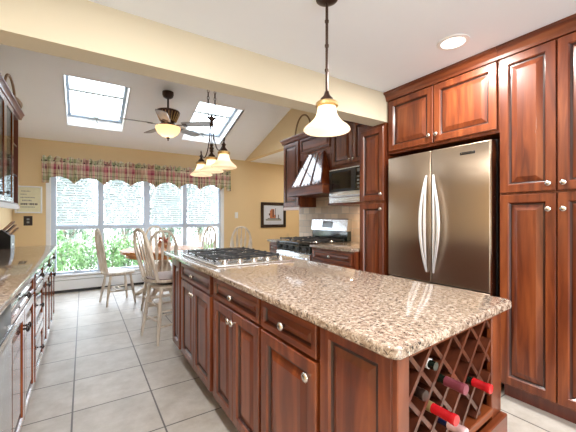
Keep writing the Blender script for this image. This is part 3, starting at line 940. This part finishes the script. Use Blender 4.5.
# left wall cabinets: glass doors and open end shelves
def lup(label, y0, y1, openend=False):
    X = -.615; W = y1 - y0; z0, z1, dpt = 1.385, 2.355, .30
    root = thing('wall_cabinet', label, 'cabinet', (X, (y0 + y1) / 2, 0), FACE_R, 'left hand wall cabinets')
    m = MB(); t = .018
    m.box(-W / 2, -W / 2 + t, .0, dpt, z0, z1); m.box(W / 2 - t, W / 2, .0, dpt, z0, z1)
    m.box(-W / 2 + t, W / 2 - t, 0, dpt, z0, z0 + t); m.box(-W / 2 + t, W / 2 - t, 0, dpt, z1 - t, z1); m.box(-W / 2 + t, W / 2 - t, dpt - .01, dpt, z0 + t, z1 - t)
    m.build('body', 'cherry', root)
    for zz in (1.70, 2.03):
        m = MB(); m.box(-W / 2 + t, W / 2 - t, .01, dpt - .01, zz, zz + .018); m.build('shelf', 'cherry_h', root)
    if not openend:
        for sx in (-1, 1):
            a, b = (-W / 2 + .002, -.002) if sx < 0 else (.002, W / 2 - .002)
            m = MB(); fw = .05
            m.box(a, a + fw, -.02, -.001, z0 + .01, z1 - .01, .003); m.box(b - fw, b, -.02, -.001, z0 + .01, z1 - .01, .003)
            m.box(a + fw, b - fw, -.02, -.001, z0 + .01, z0 + .01 + fw, .003); m.box(a + fw, b - fw, -.02, -.001, z1 - .01 - fw, z1 - .01, .003)
            d = m.build('door', 'cherry_gloss', root)
            m = MB(); m.box(a + fw, b - fw, -.012, -.008, z0 + fw, z1 - fw); m.build('glass', 'cabinet_glass', d)
            knob(d, (b - .025) if sx < 0 else (a + .025), z0 + .09, kL)
    m = MB(); m.box(-W / 2, W / 2, -.012, .012, z0 - .05, z0, .004); m.build('light_rail', 'light_rail', root)
    m = MB()
    poly = [(0, z1), (-.026, z1), (-.03, z1 + .018), (-.042, z1 + .045), (-.052, z1 + .055), (-.052, z1 + .065), (0, z1 + .065)]
    m.prism(poly, -W / 2, W / 2 + (.03 if openend else 0), 'x'); m.build('crown_molding', 'cherry_h', root)
lup('left wall cabinet with glass doors over the knife block', 3.45, 4.235)
lup('open shelf wall cabinet at the window end of the left wall', 4.235, 4.67, True)
lup('left wall cabinet with glass doors nearest the camera', 2.66, 3.45)


def arch_basket(label, loc, rw, rh, zl, group='baskets on top of the wall cabinets'):
    root = thing('handled_basket', label, 'basket', loc, 0, group)
    m = MB(); n = 26
    prof = [(.06, 0), (.085, .006), (.095, .032), (.090, .034), (.08, .010)]
    m.lathe(prof, n=n)
    for v in m.bm.verts: v.co.y *= rw / .1
    m.build('bowl', 'rattan', root, smooth=True)
    m = MB(); pts = []
    for i in range(25):
        a = PI * i / 24
        pts.append((0, -math.cos(a) * rw * .95, .04 + math.sin(a) * rh))
    m.tube(pts, .012, 8); m.build('handle', 'rattan', root, smooth=True)
    return root
arch_basket('rattan basket with arched handle on the left wall cabinets', (-.635, 4.33, 2.421), .31, .24, 0)
arch_basket('rattan basket with arched handle above the range hood', (2.84, 3.98, 2.465), .22, .31, 0)

# knife block
kb = thing('knife_block', 'wooden knife block full of knives on the left counter', 'knife block', (-.725, 4.42, .92), R(172))
m = MB(); m.prism([(-.10, 0), (.09, 0), (.09, .05), (-.02, .20), (-.10, .13)], -.055, .055, 'y'); m.build('block', 'black', kb)
u = Vector((-.07, 0, .075)).normalized()
sl_ = Vector((-.08, 0, -.07))
ki = 0
for i in range(3):
    for j in range(4):
        p = Vector((-.03, -.038 + j * .025, .195)) + sl_ * (i * .33)
        m = MB(); q = u.normalized(); q = Vector((-.66, 0, .75))
        m.tube([p, p + q * .05, p + q * (.115 - .012 * i)], [.009, .010, .008], 8, flat=.6)
        m.build('knife_handle', 'block_wood' if (i + j) % 4 else 'black', kb, smooth=True)
m = MB(); m.box(-.102, -.1003, -.018, .018, .03, .05); m.build('label_plate', 'foil_white', kb)

# framed verse and framed print
def frame(name, label, x0, x1, z0, z1, fw, fmat, pmat, y=YW - .001):
    root = thing(name, label, 'picture', ((x0 + x1) / 2, y, z0))
    W = (x1 - x0) / 2; Hh = z1 - z0
    m = MB(); m.box(-W, -W + fw, -.025, 0, 0, Hh, .004); m.box(W - fw, W, -.025, 0, 0, Hh, .004)
    m.box(-W + fw, W - fw, -.025, 0, 0, fw, .004); m.box(-W + fw, W - fw, -.025, 0, Hh - fw, Hh, .004); m.build('frame', fmat, root)
    m = MB(); m.box(-W + fw, W - fw, -.010, 0, fw, Hh - fw); p = m.build('print', pmat, root)
    return root, p, W, Hh
fr1, p1, W1, H1 = frame('framed_verse', 'white framed verse on the yellow wall left of the windows', -.89, -.552, 1.31, 1.74, .022, 'white_paint', 'sign_paper')
m = MB()
for i, (a, b) in enumerate(((-.09, .02), (-.10, -.03), (-.10, .08), (-.08, .03), (-.08, .05), (-.10, .07))):
    x = a
    while x < b:
        ww = random.uniform(.008, .016); m.box(x, x + ww, -.0108, -.010, H1 - .09 - i * .05, H1 - .075 - i * .05 + (.006 if i == 3 else 0)); x += ww + .006
m.build('lettering', 'ink_grey', p1)
m = MB()
for a in (-.10, -.078, -.056, -.034, .01, .032, .054, .076, .094): m.box(a, a + .014, -.0112, -.010, .13, .158)
m.build('bold_lettering', 'ink', p1)
fr2, p2, W2, H2 = frame('framed_print', 'dark framed print of a small building on the yellow wall', 3.415, 4.085, 1.005, 1.59, .07, 'frame_dark', 'print_paper')
m = MB(); m.box(-.10, .0, -.0115, -.010, .22, .40); m.box(.0, .06, -.0115, -.010, .22, .30); m.box(-.07, .02, -.0118, -.0115, .30, .43); m.build('painted_building', 'ink_rust', p2)
m = MB(); m.box(-.03, .0, -.0125, -.0119, .24, .42); m.box(.04, .055, -.0125, -.0119, .24, .45); m.box(-.16, .18, -.0121, -.0119, .205, .218); m.box(.12, .14, -.0121, -.0119, .20, .30); m.box(-.13, -.10, -.0121, -.0119, .28, .33); m.build('painted_shadow', 'ink', p2)
m = MB(); m.box(-.21, .21, -.0108, -.010, .16, .20); m.build('painted_ground', 'ink_grey', p2)

# valance
def valance():
    n = 420; rows = 10
    m = MB(); x0, x1 = -.55, 2.64
    V = []
    for j in range(rows + 1):
        row = []
        for i in range(n + 1):
            t = i / n; x = x0 + (x1 - x0) * t
            ph = (t * 7.5) % 1
            bot = 1.80 + .11 * (1 - abs(2 * ph - 1) ** 2.2) if 0 < t < 1 else 1.80
            if t < .03 or t > .975: bot = 1.80
            s = j / rows
            z = 2.225 - (2.225 - bot) * s + .018 * math.sin(x * 55 + 2 * math.sin(x * 13)) * (1 - s)
            fold = math.sin(x * 62 + 1.5 * math.sin(x * 9)) * (.020 + .012 * s) + math.sin(x * 23) * .012 * s
            if j == 2: fold *= .3
            row.append(m.bm.verts.new((x, YW - .075 + fold, z)))
        V.append(row)
    for j in range(rows):
        for i in range(n):
            m.bm.faces.new((V[j][i], V[j][i + 1], V[j + 1][i + 1], V[j + 1][i]))
    root = thing('window_valance', 'plaid burgundy and green scalloped valance over the windows', 'valance', (0, 0, 0))
    o = m.build('cloth', 'plaid', root, smooth=True)
    sm = o.modifiers.new('thick', 'SOLIDIFY'); sm.thickness = .003
    m = MB(); m.tube([(-.56, YW - .06, 2.16), (2.65, YW - .06, 2.16)], .012, 8); m.box(-.55, -.53, YW - .06, YW, 2.15, 2.17); m.box(2.62, 2.64, YW - .06, YW, 2.15, 2.17)
    m.build('curtain_rod', 'bronze', root)
valance()

# blinds
for k, (a, b, ga, gb) in enumerate(BAYS):
    root = thing('window_blind', ['white slatted blind on the leftmost window', 'white slatted blind on the second window from the left', 'white slatted blind on the third window from the left', 'white slatted blind on the rightmost window'][k], 'blind', ((ga + gb) / 2, YW - .0, 1.12), 0, 'window blinds')
    W = (gb - ga) / 2 - .005
    m = MB()
    for i in range(22):
        z = .015 + i * .041
        M_ = Matrix.Translation((0, .0, z)) @ Matrix.Rotation(R(48), 4, 'X')
        m.box(-W, W, -.020, .020, -.0008, .0008, M=M_)
    m.build('slats', 'blind', root)
    m = MB(); m.box(-W, W, -.02, .008, .90, .93); m.build('head_rail', 'white_paint', root)
    m = MB()
    for x in (-W * .8, W * .8): m.box(x - .002, x + .002, -.001, .001, 0, .92)
    m.build('cords', 'white_paint', root)

# ---------------------------------------------------------------- lights
def bell(prof_scale=1.0):
    p = [(.045, .140), (.048, .136), (.049, .120), (.053, .098), (.061, .078), (.074, .060), (.093, .042), (.112, .027), (.121, .016), (.1235, .008), (.118, .002)]
    q = [(r - .003, z) for r, z in p[::-1]]
    return [(r * prof_scale, z * prof_scale) for r, z in p]

def lamp_head(par, x, y, z, s=1.0):
    m = MB(); m.lathe(bell(s), (x, y, z), 32, caps=False); sh = m.build('lamp_shade', 'shade_glow', par, smooth=True)
    m = MB(); m.lathe([(.052 * s, .130 * s), (.060 * s, .136 * s), (.060 * s, .150 * s), (.052 * s, .158 * s), (.036 * s, .162 * s)], (x, y, z), 24); m.build('collar', 'antique_gold', sh, smooth=True)
    m = MB(); m.lathe([(.036 * s, .160 * s), (.034 * s, .176 * s), (.018 * s, .192 * s), (.010 * s, .215 * s)], (x, y, z), 20); m.build('cap', 'bronze', sh, smooth=True)

pd = thing('pendant_light', 'bell shaped glass pendant light over the near end of the island', 'pendant light', (1.09, 1.31, 0))
lamp_head(pd, 0, 0, 1.703, 1.0)
m = MB(); m.tube([(0, 0, 1.905), (0, 0, 2.405)], .0075, 8)
for z in (2.03, 2.16, 2.29): m.lathe([(.011, -.006), (.011, .006)], (0, 0, z), 10)
m.build('rod', 'bronze', pd, smooth=True)
m = MB(); m.lathe([(.012, 2.385), (.035, 2.39), (.058, 2.405), (.06, 2.419)], n=24); m.build('canopy', 'bronze', pd, smooth=True)

ch = thing('chandelier', 'three light bell shade chandelier hung by chains beyond the beam', 'chandelier', (1.05, 3.0, 0))
HZ = 2.20
for dy, dz in ((-.32, .0), (0, 0), (.32, 0)):
    lamp_head(ch, 0, dy, 1.685, .92)
    m = MB()
    m.lathe([(.004, 0), (.016, .008), (.020, .018), (.010, .03), (.004, .045), (.008, .055), (.002, .065)], (0, dy, 1.685 + .190), 12)
    m.build('finial', 'bronze', ch, smooth=True)
for dy in (-.32, .32):
    m = MB(); s_ = 1 if dy > 0 else -1
    P = [(0, s_ * .012, HZ), (0, s_ * .04, HZ - .12), (0, s_ * .085, HZ - .24), (0, s_ * .15, HZ - .32), (0, s_ * .22, HZ - .345), (0, s_ * .285, HZ - .32), (0, s_ * .32, HZ - .29)]
    Q = []
    for i in range(len(P) - 1):
        for k in range(4):
            t = k / 4; Q.append(Vector(P[i]).lerp(Vector(P[i + 1]), t))
    Q.append(Vector(P[-1]))
    for _ in range(3): Q = [Q[0]] + [(Q[i - 1] + Q[i] * 2 + Q[i + 1]) / 4 for i in range(1, len(Q) - 1)] + [Q[-1]]
    Q += [Q[-1] + Vector((0, s_ * .012, .02)), Q[-1] + Vector((0, s_ * .004, .04))]
    m.tube(Q, .0055, 8); m.build('arm', 'bronze', ch, smooth=True)
for dx in (-.012, .012):
    m = MB(); m.tube([(dx * 1, 0, HZ), (dx * 1.6, 0, HZ - .16), (dx * .8, 0, HZ - .27)], .004, 8); m.build('rod', 'bronze', ch, smooth=True)
m = MB(); m.lathe([(.006, -.30), (.018, -.295), (.022, -.28), (.012, -.265), (.018, -.25), (.004, -.235), (.003, -.10), (.003, -.05), (.012, -.02), (.028, -.005), (.030, .01), (.016, .025), (.008, .04)], (0, 0, HZ), 16); m.build('hub', 'bronze', ch, smooth=True)
ztop = slope(3.0)
for dx in (-.034, .034):
    m = MB(); z = HZ + .03; i = 0
    while z < ztop - .05:
        pts = []
        for k in range(10):
            a = 2 * PI * k / 10; u_, v_ = math.cos(a) * .009, math.sin(a) * .021
            pts.append((dx + (u_ if i % 2 else 0), (0 if i % 2 else u_), z + v_))
        m.tube(pts, .0032, 5, closed=True); z += .034; i += 1
    m.build('chain', 'bronze', ch, smooth=True)
m = MB(); m.lathe([(.02, -.07), (.055, -.05), (.06, -.02), (.06, -.005)], (0, 0, ztop), 20); m.box(-.045, .045, -.005, .005, HZ + .005, HZ + .022); m.build('canopy', 'bronze', ch, smooth=True)

# ceiling fan
FX, FY = 1.03, 4.79
cf = thing('ceiling_fan', 'bronze ceiling fan with five blades and glowing glass bowl', 'ceiling fan', (FX, FY, 0))
m = MB(); m.lathe([(.03, 2.955), (.065, 2.975), (.078, 3.01), (.078, 3.05)], n=24); m.build('canopy', 'bronze', cf, smooth=True)
m = MB(); m.tube([(0, 0, 2.80), (0, 0, 2.97)], .014, 10); m.build('rod', 'bronze', cf, smooth=True)
m = MB(); m.lathe([(.02, 2.82), (.05, 2.81), (.155, 2.775), (.165, 2.76), (.155, 2.73), (.10, 2.62), (.09, 2.59), (.12, 2.575), (.12, 2.54), (.06, 2.53)], n=32)
m.build('motor_housing', 'bronze', cf, smooth=True)
m = MB()
for k in range(22):
    a = 2 * PI * k / 22
    m.tube([(math.cos(a) * .158, math.sin(a) * .158, 2.745), (math.cos(a) * .105, math.sin(a) * .105, 2.625)], .007, 5)
m.build('motor_ribs', 'antique_gold', cf, smooth=True)
m = MB(); m.lathe([(.165, 2.545), (.172, 2.535), (.165, 2.50), (.135, 2.45), (.085, 2.415), (.02, 2.40)], n=32); m.build('glass_bowl', 'bowl_glow', cf, smooth=True)
m = MB(); m.lathe([(.012, 2.40), (.026, 2.393), (.020, 2.38), (.008, 2.37), (.014, 2.36), (.003, 2.345)], n=14); m.build('finial', 'bronze', cf, smooth=True)
blade0 = None
for k in range(5):
    a = R(34 + 72 * k)
    if blade0 is None:
        m = MB()
        M_ = Matrix.Translation((0, 0, 2.575)) @ Matrix.Rotation(R(-12), 4, 'X')
        poly = [(.21, -.055), (.24, -.065), (.60, -.075), (.645, -.06), (.66, 0), (.645, .06), (.60, .075), (.24, .065), (.21, .055)]
        m.prism(poly, -.004, .004, 'z')
        for v in m.bm.verts: v.co = M_ @ v.co
        blade0 = m.build('blade', 'blade_wood', cf)
        m = MB(); m.box(.10, .27, -.018, .018, -.012, -.005, .003, M=M_); m.box(.22, .28, -.04, .04, -.010, -.004, .003, M=M_); br0 = m.build('bracket', 'bronze', blade0)
        b = blade0
    else:
        b = copy_tree(blade0, cf)
    b.rotation_euler = (0, 0, a)

# recessed light
rl = thing('recessed_light', 'round recessed ceiling light above the refrigerator', 'ceiling light', (2.08, 1.19, ZC))
m = MB(); m.lathe([(.072, -.001), (.074, -.008), (.098, -.006), (.100, -.0005)], n=36, caps=False); m.build('trim_ring', 'white_paint', rl, smooth=True)
m = MB(); m.lathe([(.072, -.004), (.070, -.003)], n=36); m.build('bulb', 'lamp_glow', rl)

# ---------------------------------------------------------------- chairs and table
def paddle(m, p0, p1, w0, w1, wmid, th, axis, bulge=Vector((0, 0, 0))):
    """flat arrow-shaped slat from p0 to p1; axis = width direction"""
    p0, p1 = Vector(p0), Vector(p1); n = 12; prev = None
    d = (p1 - p0).normalized(); nrm = d.cross(axis).normalized()
    for i in range(n + 1):
        t = i / n
        ww = w0 + (w1 - w0) * t + wmid * math.exp(-((t - .62) / .13) ** 2)
        c = p0.lerp(p1, t) + bulge * math.sin(PI * t)
        q = [m.bm.verts.new(c + axis * (sx * ww) + nrm * (sy * th)) for sx, sy in ((-1, -1), (1, -1), (1, 1), (-1, 1))]
        if prev:
            for k in range(4): m.bm.faces.new((prev[k], prev[(k + 1) % 4], q[(k + 1) % 4], q[k]))
        else: m.bm.faces.new(q[::-1])
        prev = q
    m.bm.faces.new(prev)


def leg_tube(m, top, bot, r0=.016, r1=.011):
    top, bot = Vector(top), Vector(bot); pts = []; rs = []
    for t, f in ((0, .9), (.12, 1.1), (.2, .8), (.24, 1.15), (.5, 1.25), (.74, 1.0), (.78, .75), (.82, 1.0), (1, .75)):
        pts.append(top.lerp(bot, t)); rs.append((r0 * 1.0) * f)
    m.tube(pts, rs, 10)


def bow_chair(name, label, cat, seat_h, back_h, group, stool=False):
    """seat faces local +x (the back is at -x)"""
    root = thing(name, label, cat, (0, 0, 0), 0, group)
    # seat
    m = MB(); n = 40; prof = []
    ring = []
    for i in range(n):
        a = 2 * PI * i / n; c, s = math.cos(a), math.sin(a)
        rx = .215 * abs(c) ** .0; k = (abs(c) ** 3.0 + abs(s) ** 3.0) ** (-1 / 3.0)
        ring.append((c * k * .21, s * k * (.215 + .012 * c)))
    def rr(f, z): return [m.bm.verts.new((x * f, y * f, z)) for x, y in ring]
    rs = [rr(.85, seat_h - .038), rr(.97, seat_h - .028), rr(1, seat_h - .014), rr(.97, seat_h), rr(.80, seat_h - .006), rr(.4, seat_h - .010)]
    for a, b in zip(rs, rs[1:]):
        for i in range(n): m.bm.faces.new((a[i], a[(i + 1) % n], b[(i + 1) % n], b[i]))
    m.bm.faces.new(rs[0][::-1]); m.bm.faces.new(rs[-1])
    m.build('seat', 'whitewash', root, smooth=True)
    # bow
    lean = .06 if not stool else .09
    def BP(u, v):  # u -1..1 across, v 0..1 height
        return Vector((-.175 - lean * v - .03 * math.sin(PI * min(1, v) * .5), u, seat_h - .01 + (back_h - seat_h) * v))
    pts = []
    for i in range(33):
        t = i / 32; a = PI * (1 - t)
        u = math.cos(a); v = math.sin(a)
        yy = (.165 + .035 * min(1, v * 1.6)) * (abs(u) ** .72) * (1 if u > 0 else -1)
        vv = v ** .85
        pts.append(BP(yy, vv))
    m = MB(); m.tube(pts, .0165, 10); m.build('bow', 'whitewash', root, smooth=True)
    ns = 5
    for i in range(ns):
        q = (i - (ns - 1) / 2) / ((ns - 1) / 2)
        yb_ = q * .115; yt_ = q * .150
        # top height on the bow where |y| = yt
        vtop = min(.985, (max(0, 1 - (abs(yt_) / .2) ** 2.78)) ** .5) ** .85 if abs(yt_) < .2 else .5
        m = MB(); paddle(m, BP(yb_, 0.0) + Vector((.005, 0, 0)), BP(yt_, vtop), .0090, .0075, .013, .005, Vector((0, 1, 0)))
        m.build('spindle', 'whitewash', root)
    # legs
    zt_ = seat_h - .03
    sp = .05
    feet = [(-.19, -.19), (-.19, .19), (.18, -.20), (.18, .20)]
    tops = [(-.125, -.13), (-.125, .13), (.13, -.14), (.13, .14)]
    zb_ = zt_
    if stool:
        m = MB(); m.lathe([(.11, -.035), (.12, -.02), (.12, .0)], (0, 0, seat_h - .036), 24); m.build('swivel', 'black', root, smooth=True)
        m = MB(); m.lathe([(.15, 0), (.165, .01), (.165, .03), (.15, .036)], (0, 0, seat_h - .107), 28); m.build('base_ring', 'whitewash', root, smooth=True)
        zb_ = seat_h - .085
        m = MB(); m.lathe([(.175, 0), (.195, .006), (.20, .02), (.185, .032), (.10, .038)], (0, 0, seat_h - .012), 28); m.build('seat_pad', 'cushion', root, smooth=True)
        m = MB(); m.lathe([(.203, 0), (.208, .006), (.203, .012)], (0, 0, seat_h - .010), 28); m.build('piping', 'plum', root, smooth=True)
    def LP(k, z):
        f = (zb_ - z) / zb_; return Vector((tops[k][0] + (feet[k][0] - tops[k][0]) * f, tops[k][1] + (feet[k][1] - tops[k][1]) * f, z))
    for k in range(4):
        m = MB(); leg_tube(m, LP(k, zb_), LP(k, .0)); m.build('leg', 'whitewash', root, smooth=True)
    if stool:
        prs = [(0, 1, .22), (2, 3, .22), (0, 2, .17), (1, 3, .17), (0, 1, .36), (2, 3, .36), (0, 2, .31), (1, 3, .31)]
        for a, b, z in prs:
            m = MB(); A, B = LP(a, z), LP(b, z); m.tube([A, A.lerp(B, .25), A.lerp(B, .5), A.lerp(B, .75), B], [.007, .010, .012, .010, .007], 8); m.build('stretcher', 'whitewash', root, smooth=True)
    else:
        z = .20
        for a, b in ((0, 2), (1, 3)):
            m = MB(); A, B = LP(a, z), LP(b, z); m.tube([A, A.lerp(B, .5), B], [.008, .013, .008], 8); m.build('stretcher', 'whitewash', root, smooth=True)
        for q in (.38, .62):
            A = LP(0, z).lerp(LP(2, z), q); B = LP(1, z).lerp(LP(3, z), q); m = MB(); m.tube([A, A.lerp(B, .5), B], [.007, .011, .007], 8); m.build('stretcher', 'whitewash', root, smooth=True)
    return root


stool = bow_chair('counter_stool', 'whitewashed bow back counter stool at the far end of the island', 'stool', .63, 1.135, None, True)
stool.location = (.745, 3.50, 0); stool.rotation_euler = (0, 0, R(14))
GC = 'bow back dining chairs round the oak table'
chairA = bow_chair('dining_chair', 'whitewashed bow back chair seen side-on left of the table', 'chair', .46, 1.085, GC)
CH = [(0.43, 5.28, 10, None),
      (0.85, 4.45, 88, 'whitewashed dining chair with its arrow back toward the island, behind the stool'),
      (1.10, 5.93, -90, 'whitewashed dining chair on the window side of the table'),
      (1.66, 5.42, 200, 'whitewashed dining chair at the right side of the table by the window'),
      (2.12, 4.80, 232, 'whitewashed chair in front of the plain yellow wall right of the windows')]
for i, (x, y, a, lb) in enumerate(CH):
    c = chairA if i == 0 else copy_tree(chairA)
    c.location = (x, y, 0); c.rotation_euler = (0, 0, R(a))
    if lb: c['label'] = lb

tb = thing('dining_table', 'round oak dining table on a turned pedestal', 'table', (1.06, 5.26, 0))
m = MB(); m.lathe([(.56, .70), (.598, .705), (.605, .72), (.605, .742), (.595, .752), (.58, .755)], n=56); m.build('tabletop', 'oak', tb, smooth=True)
m = MB(); m.lathe([(.53, .645), (.53, .70)], n=48); m.build('apron', 'oak', tb, smooth=True)
m = MB(); m.lathe([(.11, .10), (.12, .16), (.09, .22), (.07, .28), (.10, .36), (.115, .45), (.09, .54), (.06, .58), (.10, .62), (.14, .65)], n=28); m.build('pedestal', 'whitewash', tb, smooth=True)
for k in range(4):
    a = R(52 + 90 * k); d = Vector((math.cos(a), math.sin(a), 0))
    m = MB(); m.tube([d * .06 + Vector((0, 0, .20)), d * .20 + Vector((0, 0, .19)), d * .32 + Vector((0, 0, .10)), d * .42 + Vector((0, 0, .040)), d * .48 + Vector((0, 0, .036))], [.045, .042, .038, .034, .034], 10)
    m.build('foot', 'whitewash', tb, smooth=True)

cp = thing('flower_bowl', 'small bowl of rust coloured dried flowers on the dining table', 'centrepiece', (1.10, 5.38, .755))
m = MB(); m.lathe([(.05, 0), (.09, .02), (.11, .06), (.105, .08), (.09, .06)], n=24); m.build('bowl', 'block_wood', cp, smooth=True)
m = MB()
for k in range(26):
    a = random.random() * 2 * PI; r = random.random() * .085; z = .09 + random.random() * .10 * (1 - r * 5)
    m.lathe([(.004, -.02), (.02, -.008), (.022, .006), (.006, .018)], (math.cos(a) * r, math.sin(a) * r, z), 7)
o = m.build('flowers', 'flower', cp, smooth=True); o['kind'] = 'stuff'

# ---------------------------------------------------------------- outside
m = MB(); m.box(-30, 40, YW + .15, 60, -.45, -.35); o = m.build('ground', 'paving'); o['kind'] = 'structure'


def shrub(name, label, cat, x, y, rx, ry, z0, h, n, mat, leaf=.06, group=None):
    root = thing(name, label, cat, (x, y, z0), 0, group)
    m = MB()
    for i in range(n):
        while True:
            p = Vector((random.uniform(-1, 1), random.uniform(-1, 1), random.uniform(-1, 1)))
            if .25 < p.length < 1: break
        bumpy = 1 + .18 * math.sin(p.x * 7 + x * 3) * math.cos(p.y * 5 + p.z * 6)
        c = Vector((p.x * rx * bumpy, p.y * ry, h * .52 + p.z * h * .48 * bumpy))
        q = Matrix.Rotation(random.random() * 6.28, 3, 'Z') @ Matrix.Rotation(random.uniform(-1.2, 1.2), 3, 'X')
        s = leaf * random.uniform(.6, 1.3)
        vs = [m.bm.verts.new(c + q @ Vector(v)) for v in ((0, -s, 0), (s * .38, -s * .1, s * .06), (0, s, 0), (-s * .38, -s * .1, s * .06))]
        m.bm.faces.new(vs)
    m.build('foliage', mat, root)
    m = MB()
    for k in range(5):
        a = k * 1.26; m.tube([(0, 0, 0), (math.cos(a) * rx * .3, math.sin(a) * ry * .3, h * .4), (math.cos(a) * rx * .55, math.sin(a) * ry * .5, h * .75)], [h * .014, h * .010, h * .005], 5)
    m.build('stems', 'trunk', root)


sh = [(-1.05, 8.6, .36, 1.20, 'leafy green shrub outside the left edge of the windows'),
      (-.25, 8.5, .36, 1.10, 'leafy green shrub outside the leftmost window'),
      (.55, 8.6, .34, 1.25, 'leafy green shrub outside between the first two windows'),
      (1.40, 8.5, .36, .90, 'low green shrub outside behind the dining table'),
      (2.15, 8.6, .36, .85, 'low green shrub outside the third window'),
      (2.95, 8.5, .36, .95, 'leafy green shrub outside the rightmost window'),
      (-.68, 9.6, .38, 1.45, 'taller shrub in the back row outside, far left'),
      (.15, 9.6, .38, 1.30, 'taller shrub in the back row outside, behind the leftmost window'),
      (1.00, 9.6, .38, 1.05, 'shrub in the back row outside, behind the second window'),
      (3.9, 9.6, .38, 1.1, 'shrub in the back row outside, far right')]
for (x, y, r, h, lb) in sh:
    shrub('garden_shrub', lb, 'shrub', x, y, r, .36, -.35, h, 1500, 'leaf', .055, 'shrubs outside the window')
tr = [(-.5, 16, .95, 4.2, 'tree far outside seen through the leftmost blind'), (1.9, 19, 1.05, 4.6, 'tree far outside seen through the second blind'),
      (3.5, 16.3, .95, 4.0, 'tree far outside seen through the third blind'), (6.1, 19.5, 1.1, 4.8, 'tree far outside seen through the rightmost blind')]
for (x, y, r, h, lb) in tr:
    shrub('garden_tree', lb, 'tree', x, y, r, .95, -.35, h, 1500, 'leaf_pale', .17, 'trees beyond the garden')
